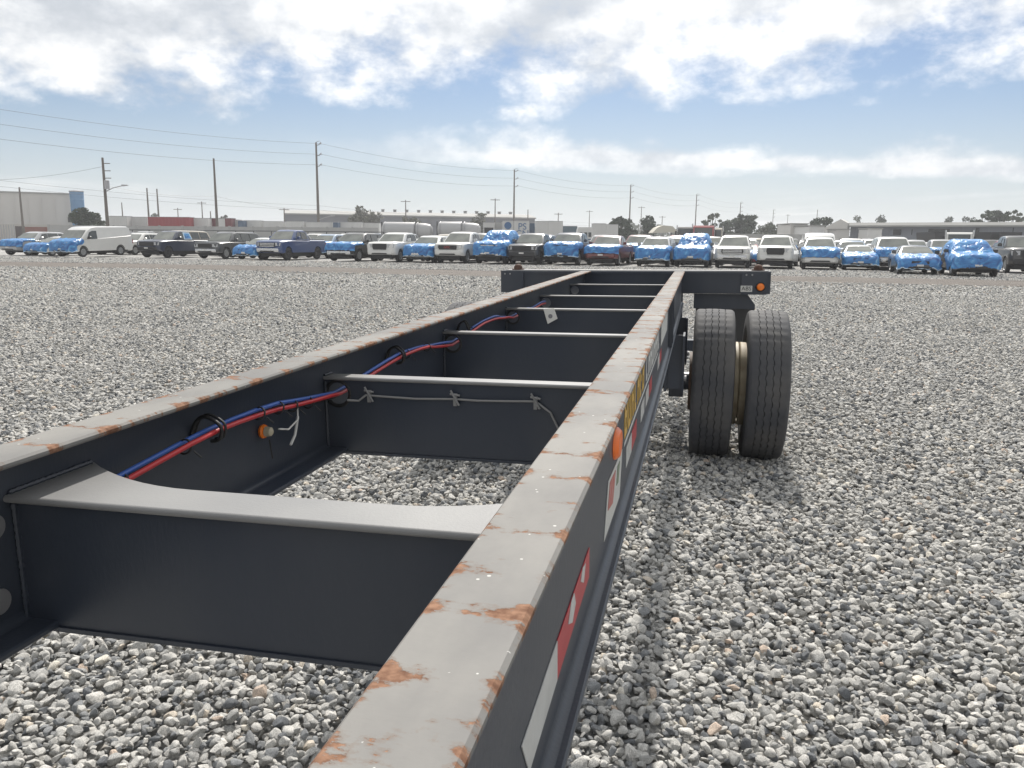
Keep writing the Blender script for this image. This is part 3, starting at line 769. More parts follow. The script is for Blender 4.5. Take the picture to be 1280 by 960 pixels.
# painted lettering, too worn to read: yellow, then white letters of upright strokes
yy = 1.80
rl = random.Random(4)
for i in range(15):
    mt = M_yl if i < 7 else M_wl
    w_ = .085 if i < 7 else .095
    z0_, z1_ = -.140, -.035
    l = MB(); t_ = .022
    l.prism([(yy, z0_), (yy + t_, z0_), (yy + t_, z1_), (yy, z1_)], DX, DX + .001, 'x')
    if rl.random() < .7: l.prism([(yy + w_ - .035, z0_), (yy + w_ - .013, z0_), (yy + w_ - .013, z1_), (yy + w_ - .035, z1_)], DX, DX + .001, 'x')
    for zc in rl.sample((z0_ + .009, (z0_ + z1_) / 2, z1_ - .009), 2):
        l.prism([(yy + t_ + .0004, zc - .009), (yy + w_ - .0355, zc - .009), (yy + w_ - .0355, zc + .009), (yy + t_ + .0004, zc + .009)], DX, DX + .001, 'x')
    l.obj('painted_letter', mt, trailer)
    yy += w_ + (.09 if i == 6 else .012)
decal('painted_line', M_wl, [(1.80, -.158), (3.3, -.158), (3.3, -.150), (1.80, -.150)])
decal('faded_sticker', M_sw, [(3.55, -.16), (4.2, -.16), (4.2, -.04), (3.55, -.04)])

# ================================================================== VEHICLES
# local frame: front bumper at y=0, vehicle runs to +y, x across, wheels on z=0
M_glass = pmat('car_glass', (.035, .042, .042), .10, spec=.8)
M_wind = add_noise(pmat('dusty_sheen_windshield', (.20, .21, .185), .16, spec=.8), 1.6, .8, (.10, .11, .10))  # pale tone holds both dust and the sky reflected in the glass
M_dark = pmat('dark_trim', (.02, .02, .022), .55)
M_chrome = pmat('chrome_trim', (.55, .56, .57), .22, .9)
M_head = pmat('headlight_glass', (.42, .43, .44), .15, spec=.8)
M_tailr = pmat('tail_lamp', (.25, .01, .01), .2)
M_ctyre = pmat('car_tyre', (.022, .022, .023), .75)
M_crim = pmat('alloy_rim', (.38, .39, .40), .35, .7)
M_drim = pmat('dark_rim', (.05, .05, .055), .4, .5)
M_plate = pmat('plate_white', (.6, .6, .58), .5)
PAINT = {}


def paint(nm):
    c = {'white': (.62, .62, .60), 'silver': (.36, .37, .38), 'grey': (.13, .135, .14), 'charcoal': (.045, .048, .052), 'black': (.014, .015, .017), 'navy': (.016, .024, .05), 'blue': (.025, .055, .16), 'dark red': (.13, .018, .02), 'red': (.30, .02, .02), 'beige': (.40, .36, .29), 'light blue': (.22, .30, .40), 'green': (.03, .06, .045)}[nm]
    if nm not in PAINT:
        PAINT[nm] = add_noise(pmat('paint_' + nm.replace(' ', '_'), c, .32, coat=.7), 2.5, .25, tuple(.7 * x + .06 for x in c), rvar=.1)
    return PAINT[nm]


def wrap_mat():
    mt = pmat('blue_stretch_wrap', (.05, .22, .62), .32, spec=.6)
    N, L = nodes(mt); b = N['Principled BSDF']
    tc = N.new('ShaderNodeTexCoord'); n = N.new('ShaderNodeTexNoise'); n.inputs['Scale'].default_value = 1.9; n.inputs['Detail'].default_value = 4; n.inputs['Distortion'].default_value = 1.8; L.new(tc.outputs['Object'], n.inputs['Vector'])
    cr = N.new('ShaderNodeValToRGB'); L.new(n.outputs[0], cr.inputs[0]); e = cr.color_ramp.elements
    e[0].position = .28; e[0].color = (.010, .075, .26, 1); e[1].position = .46; e[1].color = (.024, .165, .43, 1); q = e.new(.60); q.color = (.06, .27, .56, 1); q = e.new(.74); q.color = (.32, .53, .72, 1)
    L.new(cr.outputs[0], b.inputs['Base Color'])
    bp = N.new('ShaderNodeBump'); bp.inputs['Strength'].default_value = .8; bp.inputs['Distance'].default_value = .12; L.new(n.outputs[0], bp.inputs['Height']); L.new(bp.outputs[0], b.inputs['Normal'])
    b.inputs['Subsurface Weight'].default_value = 0
    return mt


M_wrap = wrap_mat()
M_tape = pmat('pale_tape_edge', (.50, .62, .72), .5)


def arc(cy, r, z0, a0, a1, n=7):
    return [(cy + r * math.cos(RAD(a0 + (a1 - a0) * k / n)), z0 + r * math.sin(RAD(a0 + (a1 - a0) * k / n))) for k in range(n + 1)]


SPEC = {
    # front profile from bumper foot to cowl, then belt line, tail; roof outline; windows; wheels
    'pickup': dict(L=5.75, w=.99, sill=.48, wr=.41, ax=(.98, 4.62), front=[(.16, .46), (.03, .55), (.0, .78), (.06, .84), (.03, .92), (.04, 1.14), (.16, 1.21), (.9, 1.27), (1.52, 1.29)], rear=[(3.62, 1.27), (3.63, 1.30), (5.66, 1.30), (5.72, 1.22), (5.75, .72), (5.66, .60)],
                   roof=[(1.50, 1.27), (2.18, 1.84), (2.5, 1.93), (3.3, 1.92), (3.52, 1.82), (3.64, 1.27)], wr_=.74, wb=.93, win=[[(1.98, 1.33), (2.36, 1.76), (2.62, 1.80), (2.62, 1.33)], [(2.72, 1.33), (2.72, 1.80), (3.34, 1.78), (3.46, 1.35)]], grille=(-.62, .62, .84, 1.10), head=(.62, .93, .90, 1.12), bump=(.50, .78), glb=1.33),
    'pickup_b': dict(L=5.85, w=1.0, sill=.50, wr=.42, ax=(1.0, 4.70), front=[(.18, .48), (.05, .56), (.0, .70), (.03, .80), (.0, 1.00), (.05, 1.20), (.20, 1.29), (.9, 1.34), (1.55, 1.34)], rear=[(3.72, 1.32), (3.73, 1.34), (5.76, 1.34), (5.82, 1.26), (5.85, .74), (5.76, .62)],
                   roof=[(1.52, 1.32), (2.14, 1.84), (2.48, 1.95), (3.45, 1.94), (3.64, 1.85), (3.74, 1.32)], wr_=.76, wb=.94, win=[[(1.98, 1.38), (2.34, 1.78), (2.66, 1.83), (2.66, 1.38)], [(2.76, 1.38), (2.76, 1.83), (3.46, 1.82), (3.58, 1.40)]], grille=(-.50, .50, .82, 1.20), head=(.56, .95, .94, 1.19), bump=(.50, .76), glb=1.38),
    'suv': dict(L=4.95, w=.97, sill=.40, wr=.38, ax=(.92, 3.80), front=[(.18, .36), (.04, .46), (.0, .66), (.05, .78), (.05, .98), (.14, 1.08), (.85, 1.16), (1.38, 1.18)], rear=[(4.72, 1.14), (4.90, 1.02), (4.95, .62), (4.84, .46)],
                roof=[(1.32, 1.16), (2.02, 1.68), (2.4, 1.78), (4.0, 1.76), (4.42, 1.66), (4.74, 1.14)], wr_=.70, wb=.92, win=[[(1.85, 1.21), (2.25, 1.61), (2.65, 1.66), (2.65, 1.21)], [(2.74, 1.21), (2.74, 1.66), (3.56, 1.65), (3.60, 1.22)], [(3.70, 1.22), (3.68, 1.65), (4.20, 1.60), (4.42, 1.24)]], grille=(-.52, .52, .74, .98), head=(.50, .90, .80, .98), bump=(.40, .68), glb=1.22),
    'big_suv': dict(L=5.35, w=1.0, sill=.44, wr=.41, ax=(.98, 4.08), front=[(.16, .42), (.03, .52), (.0, .74), (.05, .84), (.04, 1.06), (.14, 1.17), (.9, 1.22), (1.45, 1.24)], rear=[(5.16, 1.22), (5.32, 1.10), (5.35, .66), (5.24, .50)],
                    roof=[(1.40, 1.22), (2.02, 1.82), (2.4, 1.92), (4.6, 1.91), (4.95, 1.82), (5.18, 1.22)], wr_=.75, wb=.95, win=[[(1.90, 1.28), (2.26, 1.74), (2.75, 1.80), (2.75, 1.28)], [(2.84, 1.28), (2.84, 1.80), (3.70, 1.80), (3.74, 1.28)], [(3.84, 1.28), (3.82, 1.80), (4.72, 1.76), (4.92, 1.30)]], grille=(-.58, .58, .80, 1.06), head=(.56, .93, .84, 1.06), bump=(.46, .72), glb=1.28),
    'sedan': dict(L=4.75, w=.91, sill=.30, wr=.33, ax=(.92, 3.70), front=[(.22, .26), (.06, .34), (.0, .50), (.05, .62), (.10, .74), (.30, .83), (.9, .93), (1.35, .98)], rear=[(3.95, 1.02), (4.62, 1.00), (4.75, .86), (4.72, .46), (4.58, .34)],
                  roof=[(1.28, .96), (2.05, 1.37), (2.5, 1.45), (3.2, 1.42), (3.55, 1.33), (4.15, 1.00)], wr_=.60, wb=.86, win=[[(1.82, 1.01), (2.22, 1.33), (2.68, 1.38), (2.68, 1.01)], [(2.77, 1.01), (2.77, 1.38), (3.28, 1.34), (3.62, 1.04)]], grille=(-.40, .40, .46, .68), head=(.42, .84, .62, .76), bump=(.30, .52), glb=1.02),
    'van': dict(L=5.55, w=1.02, sill=.40, wr=.36, ax=(1.0, 4.30), front=[(.20, .34), (.05, .42), (.0, .68), (.06, .98), (.22, 1.10), (.75, 1.20), (.95, 1.24)], rear=[(5.45, 1.5), (5.52, 1.2), (5.55, .62), (5.45, .46)],
                roof=[(.85, 1.22), (1.52, 1.88), (1.85, 2.06), (2.3, 2.12), (5.2, 2.12), (5.38, 2.04), (5.47, 1.22)], wr_=.90, wb=1.0, win=[[(1.40, 1.26), (1.66, 1.72), (1.92, 1.82), (2.28, 1.82), (2.28, 1.22)]], grille=(-.50, .50, .70, .92), head=(.56, .95, .86, 1.06), bump=(.38, .66), glb=1.26),
}
VM = {}


def car_meshes(kind):
    if kind in VM: return VM[kind]
    q = SPEC[kind]; L, w, ws = q['L'], q['w'], q['sill']; r = q['wr'] + .07
    f, rr = q['front'], q['rear']
    a1, a2 = q['ax']
    zc = q['wr'] + .01
    dz = ws - zc

    def arch(cy):
        s = math.asin(max(-.9, min(.9, dz / r))); d = math.degrees(s)
        return arc(cy, r, zc, 180 - d, d, 8)
    prof = [(a1 - r - .03, ws)] if False else []
    prof = f + rr + [(rr[-1][0] - .12, ws)] + arch(a2)[::-1] + arch(a1)[::-1]
    out = {}
    b = MB(); n = len(prof)
    xs = [-w, -w + .035, -w + .16, 0, w - .16, w - .035, w]
    P = []
    for x in xs:
        e_ = max(0, (abs(x) - (w - .16)) / .16); e_ = e_ ** 1.6
        cr = 1 - (x / w) ** 2
        row = []
        for (y, z) in prof:
            fy = max(0, 1 - y / 1.0) * .20 * e_ + (.05 * (x / w) ** 2 if y < .5 else 0)
            ry = max(0, 1 - (L - y) / .6) * .10 * e_
            zz = z - max(0, min(1, (z - .85) / .3)) * .075 * e_ + (.02 * cr if z > .8 else 0)
            tuck = .05 * max(0, (.75 - z)) * (1 if abs(x) > w - .05 else 0)
            row.append((x - math.copysign(tuck, x) if x else x, y + fy - ry, zz))
        P.append(row)
    vs = [p for row in P for p in row]
    fs = [(i * n + j, i * n + (j + 1) % n, (i + 1) * n + (j + 1) % n, (i + 1) * n + j) for i in range(len(xs) - 1) for j in range(n)]
    fs += [tuple(range(n)), tuple(range((len(xs) - 1) * n, len(xs) * n))[::-1]]
    b.add(vs, fs); out['body'] = b.mesh('body', 32)
    # greenhouse
    R = q['roof']; zb, zr = R[0][1], max(p[1] for p in R)

    def hw(z): t = (z - zb) / (zr - zb); return q['wb'] + (q['wr_'] - q['wb']) * max(0, t) ** 1.15
    b = MB(); n = len(R); vs = []
    for s in (-1, -.82, 0, .82, 1):
        for (y, z) in R:
            rz = z - (.05 * (abs(s) > .9) * (z > zb + .3)) + .015 * (s == 0) * (z > zb + .3)
            vs.append((s * hw(z), y + (.06 * (abs(s) > .9) if y < R[-1][0] / 2 else -.05 * (abs(s) > .9)) * (z < zr + 1), rz))
    fs = [(i * n + j, i * n + (j + 1) % n, (i + 1) * n + (j + 1) % n, (i + 1) * n + j) for i in range(4) for j in range(n)]
    fs += [tuple(range(n)), tuple(range(4 * n, 5 * n))[::-1]]
    b.add(vs, fs); out['cabin'] = b.mesh('cabin', 35)
    # windshield
    def slab(pts, off, dep):
        p = [Vector(x) for x in pts]; nrm = (p[1] - p[0]).cross(p[2] - p[0]).normalized()
        k = len(p); v = [x + nrm * off for x in p] + [x - nrm * dep for x in p]
        return MB().add(v, [tuple(range(k)), tuple(range(k, 2 * k))[::-1]] + [(i, (i + 1) % k, k + (i + 1) % k, k + i) for i in range(k)])
    (y0, z0), (y1, z1) = R[0], R[1]
    def fr(t, s): z = z0 + (z1 - z0) * t; y = y0 + (y1 - y0) * t; return (s * hw(z) * .90, y + .012 * 0, z)
    ws_ = slab([fr(.08, -1), fr(.08, 1), fr(.97, .97), fr(.97, -.97)], .012, .03); out['windshield'] = ws_.mesh('windshield')
    (y0b, z0b), (y1b, z1b) = R[-1], R[-2]
    def bk(t, s): z = z0b + (z1b - z0b) * t; y = y0b + (y1b - y0b) * t; return (s * hw(z) * .86, y, z)
    if kind != 'van': out['rear_window'] = slab([bk(.15, 1), bk(.15, -1), bk(.92, -1), bk(.92, 1)], .012, .03).mesh('rear_window')
    sw = []
    for poly in q['win']:
        for s in (1, -1):
            pts = [(s * (hw(z)), y, z) for y, z in poly]
            if s < 0: pts = pts[::-1]
            sl = slab(pts, .0, .0); p = [Vector(x) for x in pts]
            k = len(p); v = [x + Vector((s * .014, 0, .0)) for x in p] + [x - Vector((s * .05, 0, 0)) for x in p]
            sw.append(MB().add(v, [tuple(range(k)), tuple(range(k, 2 * k))[::-1]] + [(i, (i + 1) % k, k + (i + 1) % k, k + i) for i in range(k)]).mesh('side_window'))
    out['side_window'] = sw
    # front end
    x0, x1, g0, g1 = q['grille']

    def fy(z):
        pts = q['front']
        for (ya, za), (yb, zb_) in zip(pts, pts[1:]):
            if min(za, zb_) <= z <= max(za, zb_) and za != zb_: return ya + (yb - ya) * (z - za) / (zb_ - za)
        return .05
    gy = min(fy(g0 + .02), fy((g0 + g1) / 2), fy(g1 - .02))
    b = MB(); c_ = .06
    b.prism([(x0 + c_, g0), (x1 - c_, g0), (x1, (g0 + g1) / 2), (x1 - c_ * .4, g1), (x0 + c_ * .4, g1), (x0, (g0 + g1) / 2)], gy - .014, gy + .08, 'y')
    out['grille'] = b.mesh('grille')
    b = MB()
    for t in (.16, .5, .84):
        z = g0 + (g1 - g0) * t; b.box(x0 + .08, x1 - .08, gy - .030, gy - .0145, z - .022, z + .022)
    out['bars'] = b.mesh('grille_bar')
    hx0, hx1, h0, h1 = q['head']
    for s in (1, -1):
        ys = fy((h0 + h1) / 2)
        P = [(hx0, h0 + .02), (hx1 - .03, h0), (hx1, h1 - .02), (hx0, h1 - .015)]
        v = []
        for dy in (-.012, .25):
            for (x, z) in P:
                sweep = .05 * (x / w) ** 2 + max(0, (x - (w - .16)) / .16) ** 1.6 * .2
                v.append((s * x, ys + sweep + dy - (.02 if dy < 0 else 0), z))
        out['head' + str(s)] = MB().add(v, [(0, 1, 2, 3), (7, 6, 5, 4), (0, 4, 5, 1), (1, 5, 6, 2), (2, 6, 7, 3), (3, 7, 4, 0)]).mesh('headlight')
    b0, b1 = q['bump']
    # bumper: wraps round the corners
    pts = []
    for k in range(13):
        x = -w + .015 + (2 * w - .03) * k / 12
        e_ = max(0, (abs(x) - (w - .22)) / .22) ** 1.8
        pts.append((x, -.035 + .10 * (x / w) ** 2 + .26 * e_))
    b = MB(); b.grid([[(x, y + .05, b0), (x, y + .0, b0 + .03), (x, y - .012, (b0 + b1) / 2), (x, y, b1 - .03), (x, y + .05, b1)] for x, y in pts])
    out['bumper'] = b.mesh('bumper', 40)
    b = MB().prism([(-.55, b0 + .02), (.55, b0 + .02), (.48, b0 + .10), (-.48, b0 + .10)], -.056, -.02, 'y'); out['intake'] = b.mesh('air_intake')
    out['plate'] = MB().box(-.15, .15, -.064, -.050, (b0 + b1) / 2 - .045 + .06, (b0 + b1) / 2 + .045 + .06).mesh('number_plate')
    for s in (1, -1):
        my = q['win'][0][0][0] + .05; mz = q['glb'] + .09; x = s * (q['wb'] + .03)
        b = MB(); b.prism([(x, mz - .09), (x + s * .20, mz - .08), (x + s * .22, mz + .05), (x + s * .16, mz + .10), (x, mz + .08)], my, my + .10, 'y'); out['mirror' + str(s)] = b.mesh('mirror')
    for s in (1, -1):
        x = s * (w - .15); yy_ = L - .03
        b = MB().box(min(x, s * (w - .02)), max(x, s * (w - .02)), yy_ - .18, yy_ + .012, .85, 1.15 if kind != 'sedan' else .98); out['tail' + str(s)] = b.mesh('tail_lamp')
    # wheels
    R_ = q['wr']; W_ = .115
    t = MB().lathe([(-W_ * .9, R_ * .62), (-W_, R_ * .80), (-W_ * .9, R_ * .96), (-W_ * .7, R_), (W_ * .7, R_), (W_ * .9, R_ * .96), (W_, R_ * .80), (W_ * .9, R_ * .62)], 24, 'x'); out['tyre'] = t.mesh('tyre', 40)
    rm = MB(); rm.lathe([(.06, R_ * .63), (.10, R_ * .63), (.105, R_ * .58), (.075, R_ * .55), (.06, R_ * .30), (.085, R_ * .12), (.085, .001)], 20, 'x')
    for k in range(6):
        a = 2 * math.pi * k / 6; c, s_ = math.cos(a), math.sin(a)
        rm.prism([(c * R_ * .1 - s_ * .035, s_ * R_ * .1 + c * .035), (c * R_ * .57 - s_ * .025, s_ * R_ * .57 + c * .025), (c * R_ * .57 + s_ * .025, s_ * R_ * .57 - c * .025), (c * R_ * .1 + s_ * .035, s_ * R_ * .1 - c * .035)], .07, .098, 'x')
    out['rim'] = rm.mesh('rim', 30)
    # dark wheel housing
    b = MB()
    for cy in (a1, a2):
        for s in (1, -1): b.lathe([(s * (w - .32), .001), (s * (w - .32), r + .012), (s * (w - .02), r + .012)], 14, 'x', (0, cy, zc), 0, math.pi)
    b.box(-w + .3, w - .3, .35, L - .3, .22, ws + .06)
    out['under'] = b.mesh('underbody')
    if kind.startswith('pickup'):
        zb_ = q['rear'][1][1]; b = MB().box(-w + .12, w - .12, q['rear'][1][0] + .12, L - .10, zb_ - .1, zb_ + .026); out['bed'] = b.mesh('cargo_bed')
    VM[kind] = out; return out


def wrap_mesh(kind, mode, seed):
    q = SPEC[kind]; w = q['w']; R = q['roof']; rn = random.Random(seed)
    f = [p for p in q['front']]
    path = f[1:] if mode != 'hood' else [p for p in f if p[1] > q['grille'][2] - .16]
    if mode == 'low': path = f[1:-2] + [(f[-2][0] * .75, f[-2][1])]
    if mode == 'full': path = f[1:] + [(R[1][0] - .05, R[1][1] + .05), (R[2][0], R[2][1] + .05), (R[2][0] + .9, R[2][1] + .05)]
    # resample
    seg = [0]
    for a, b in zip(path, path[1:]): seg.append(seg[-1] + math.hypot(b[0] - a[0], b[1] - a[1]))
    n = 34 if mode == 'full' else 22
    pts = []
    for i in range(n + 1):
        d = seg[-1] * i / n
        k = max(j for j in range(len(seg)) if seg[j] <= d + 1e-9); k = min(k, len(path) - 2)
        t = (d - seg[k]) / (seg[k + 1] - seg[k]); pts.append((path[k][0] + (path[k + 1][0] - path[k][0]) * t, path[k][1] + (path[k + 1][1] - path[k][1]) * t))
    # smooth the path a little, film bridges the hollows
    for _ in range(2): pts = [pts[0]] + [((pts[i - 1][0] + pts[i][0] * 2 + pts[i + 1][0]) / 4, (pts[i - 1][1] + pts[i][1] * 2 + pts[i + 1][1]) / 4) for i in range(1, n)] + [pts[-1]]
    M = 30; P = []
    off = Vector((seed * 3.7, 1.3, .2)); fold = {'full': .75, 'hood': .16, 'front': .30, 'low': .22}[mode]
    for i, (y, z) in enumerate(pts):
        a = pts[max(i - 1, 0)]; b = pts[min(i + 1, n)]; t = Vector((b[0] - a[0], b[1] - a[1])).normalized(); nr = Vector((-t.y, t.x))
        row = []
        cabin = z > q['front'][-1][1] + .03
        wl = w if not cabin else q['wb'] + (q['wr_'] - q['wb']) * min(1, (z - q['front'][-1][1]) / .6)
        for j in range(M + 1):
            s = (j / M * 2 - 1) * 1.22
            rag = fold * (1 + .55 * mnoise.noise(Vector((y * 2.1, s, seed * 9.1)) + off))
            wr = mnoise.noise(Vector((s * 3.2, y * 4, z * 4)) + off) * .04 + abs(mnoise.noise(Vector((s * 6 + y * 3, y * 5, z * 3)) + off)) * .035
            o_ = .066 + wr + (.03 if cabin else 0)
            lf = 0
            if i in (0, n): lf = .10 * mnoise.noise(Vector((s * 4, seed, i)))
            if abs(s) <= 1:
                x = s * (wl - .0); sw = .05 * s * s + max(0, (abs(x) - (w - .16)) / .16) ** 1.6 * .12 * max(0, 1 - y)
                yy_, zz = y + sw + nr.x * o_, z + nr.y * o_ - max(0, (abs(s) - .8) / .2) ** 2 * .05
            else:
                e_ = (abs(s) - 1) / .22
                x = math.copysign(wl + .035 + wr + .03 * math.sin(e_ * 3), s)
                if cabin: x = math.copysign(wl + .05 + (w - wl) * min(1, e_ * 1.2) * .9 + wr, s)
                sw = .05 + .12 * max(0, 1 - y)
                yy_, zz = y + sw + nr.x * (o_ - e_ * rag), z + nr.y * (o_ - e_ * rag) - .05
            row.append((x, yy_ + lf * t.x, zz + lf * t.y))
        P.append(row)
    mb = MB().grid(P); me = mb.mesh('plastic_wrap', 60, fix=False)
    ed = MB().tube([Vector(p) + Vector((0, -.012, 0)) for p in P[0]], .026, 6).mesh('tape_edge', 60) if mode in ('front', 'low') else None
    return me, ed


PARKED = []
CA = RAD(18)                          # the vehicles stand a little askew to the row


def car(kind, px, v, col, label, cat, wrap=None, detail=2, rot=0, grille=None, bar=None, bumper=None, rim=None, group='vehicles parked in the front row', name=None, uu=None, text=None, head=None, tilt=0, zs=None):
    me = car_meshes(kind); p = paint(col); q = SPEC[kind]
    if uu is None:
        d = ray(px, 300 + (px - 640) * .011); t = v / (d.x * VV.x + d.y * VV.y); pos = Vector((d.x * t, d.y * t, 0)); uu = pos.dot(UU)
    else: pos = lot(uu, v)
    root = empty(name or {'pickup': 'pickup_truck', 'pickup_b': 'pickup_truck', 'suv': 'sport_utility', 'big_suv': 'sport_utility', 'sedan': 'sedan', 'van': 'cargo_van'}[kind], pos, -CA + RAD(rot))
    if tilt: root.rotation_euler = (RAD(tilt), 0, -CA + RAD(rot))
    tag(root, label, cat, group)
    sc_ = random.Random(int(uu * 31)); root.scale = (1, sc_.uniform(.97, 1.02), zs or sc_.uniform(.93, 1.03))
    bd = link('body', me['body'], p, root); link('underbody', me['under'], M_dark, root)
    cb = link('cabin', me['cabin'], p, root)
    link('windshield', me['windshield'], M_wind, cb)
    if 'rear_window' in me: link('rear_window', me['rear_window'], M_glass, cb)
    for s in me['side_window']: link('side_window', s, M_glass, cb)
    if 'bed' in me: link('cargo_bed', me['bed'], M_dark, root)
    for i, ya in enumerate(q['ax']):
        for s in (1, -1):
            w = empty('wheel', (s * (q['w'] - .125), ya, q['wr'])); w.parent = root; w.rotation_euler = (0, 0, 0 if s > 0 else math.pi)
            link('tyre', me['tyre'], M_ctyre, w)
            if detail > 1 or s > 0: link('rim', me['rim'], rim or M_crim, w)
    if detail > 1:
        gr = link('grille', me['grille'], grille or M_dark, bd)
        if bar is not None: link('grille_bar', me['bars'], bar, bd)
        link('bumper', me['bumper'], bumper or (p if kind in ('sedan', 'suv') else M_chrome), root)
        link('air_intake', me['intake'], M_dark, root); link('number_plate', me['plate'], M_plate, root)
        for s in (1, -1):
            link('headlight', me[f'head{s}'], head or M_head, root); link('mirror', me[f'mirror{s}'], p if kind != 'van' else M_dark, root)
    for s in (1, -1): link('tail_lamp', me[f'tail{s}'], M_tailr, root)
    if text:
        x0, x1, g0, g1 = q['grille']
        o = link('badge', text_mesh(text, .20, .006), pmat('badge_red', (.35, .03, .03), .4), root); o.location = (0, -.03, (g0 + g1) / 2); o.rotation_euler = (RAD(90), 0, 0)
    if wrap:
        wm_, ed_ = wrap_mesh(kind, wrap, int(uu * 7) % 97); wo_ = link('plastic_wrap', wm_, M_wrap, root)
        if ed_: link('tape_edge', ed_, M_tape, wo_)
    PARKED.append((root, uu, v)); return root


V0 = 48.3
FRONT = [
    # kind, px, dv, colour, wrap, short name used by the rows behind, label, category, extras
    ('suv', 8, .6, 'silver', 'hood', 'the silver dark-nosed sport utility', 'silver sport utility with blue wrapped nose beside the white sedan with wrapped bumper', 'sport utility', {}),
    ('sedan', 38, .2, 'white', 'low', 'the white sedan beside the white cargo van', 'white sedan with blue wrapped bumper parked beside the white cargo van', 'sedan', {}),
    ('van', 73, -1.6, 'white', 'front', 'the white cargo van', 'white cargo van with smashed nose under blue plastic film', 'cargo van', dict(bumper=M_dark, tilt=1.2)),
    ('pickup', 182, .4, 'navy', None, 'the navy pickup beside the white cargo van', 'navy pickup with dark grille and blue film taped over its rear side window', 'pickup truck', dict(bumper=M_dark, rim=M_drim)),
    ('big_suv', 255, .3, 'charcoal', None, 'the charcoal sport utility', 'charcoal full-size sport utility with dark grille beside the navy pickup', 'sport utility', dict(bar=M_dark)),
    ('sedan', 303, -.1, 'white', 'low', 'the low white sedan', 'low white sedan with blue wrapped nose squeezed against the blue pickup', 'sedan', {}),
    ('pickup', 333, -.4, 'blue', None, 'the blue pickup', 'blue pickup truck with wide chrome grille and dark wheels', 'pickup truck', dict(bar=M_chrome, rim=M_drim)),
    ('big_suv', 422, -.2, 'black', 'hood', 'the black wrapped sport utility', 'black sport utility with crumpled blue wrap over its hood and a white plate', 'sport utility', {}),
    ('pickup_b', 474, -.2, 'white', None, 'the white pickup with wide grille', 'white pickup truck with wide black grille, beside a black wrapped sport utility', 'pickup truck', dict(bar=M_dark, bumper=paint('white'))),
    ('suv', 520, .0, 'white', 'front', 'the white nose-wrapped sport utility', 'white sport utility with whole nose in blue film between two white pickups', 'sport utility', {}),
    ('pickup', 559, -.2, 'white', None, 'the red-badged white pickup', 'white pickup truck with red letter badge on a dark grille', 'pickup truck', dict(text='GMC', bumper=paint('white'))),
    ('pickup_b', 609, -.2, 'grey', 'full', 'the chrome-barred pickup', 'tall pickup with chrome bar grille and pale blue film over hood and windshield', 'pickup truck', dict(bar=M_chrome)),
    ('pickup', 652, -.1, 'charcoal', None, 'the charcoal pickup', 'charcoal pickup truck with broken dark grille and bare hood', 'pickup truck', dict(bumper=M_dark, rim=M_drim)),
    ('pickup_b', 700, -.2, 'navy', 'front', 'the navy pickup with wrapped hood', 'navy pickup truck with smooth blue film stretched over hood and grille', 'pickup truck', dict(bumper=M_dark)),
    ('pickup', 751, -.1, 'dark red', 'hood', 'the dark red pickup', 'dark red pickup truck with blue film over its hood', 'pickup truck', dict(bumper=paint('dark red'))),
    ('suv', 815, .1, 'silver', 'front', 'the silver wrapped sport utility', 'silver sport utility with blue film over its whole nose, beside a dark red pickup', 'sport utility', {}),
    ('suv', 864, .0, 'grey', 'full', 'the fully wrapped grey car', 'grey wrecked sport utility covered in blue film to its roof beside a white pickup', 'sport utility', {}),
    ('pickup', 916, .1, 'white', None, 'the white centre-grille pickup', 'white pickup truck with dark centre grille and silver bumper beside the blue covered wreck', 'pickup truck', dict(bar=M_chrome)),
    ('pickup_b', 970, .1, 'white', None, 'the white split-grille pickup', 'white pickup truck with dark split grille and white bumper standing clear on both sides', 'pickup truck', dict(bumper=paint('white'), bar=M_dark)),
    ('suv', 1027, .0, 'white', 'hood', 'the white wrapped sport utility', 'white sport utility with blue film over hood and fenders next to a wrapped sedan', 'sport utility', {}),
    ('sedan', 1078, .4, 'white', 'front', 'the white wrapped sedan', 'white sedan with blue film tied round its nose by a pale strap', 'sedan', {}),
    ('big_suv', 1122, 1.1, 'white', 'hood', 'the white full-size sport utility', 'white full-size sport utility with blue film on its hood behind a dark sedan', 'sport utility', {}),
    ('sedan', 1153, -5.6, 'charcoal', 'front', 'the charcoal wrapped sedan', 'charcoal sedan with dark blue film pulled over its nose', 'sedan', {}),
    ('suv', 1226, -7.4, 'black', 'full', 'the film-buried sport utility', 'black sport utility almost wholly buried in crumpled blue film', 'sport utility', dict(zs=.9)),
    ('pickup_b', 1292, -1.6, 'black', None, 'the black pickup at the end', 'black pickup truck with pale dusty windshield beyond the film covered sport utility', 'pickup truck', dict(bumper=M_dark)),
]
roots = []
for kd, px, dv, col, wr, short, lab, cat, ex in FRONT:
    roots.append((car(kd, px, V0 + dv, col, lab, cat, wr, **ex), short))
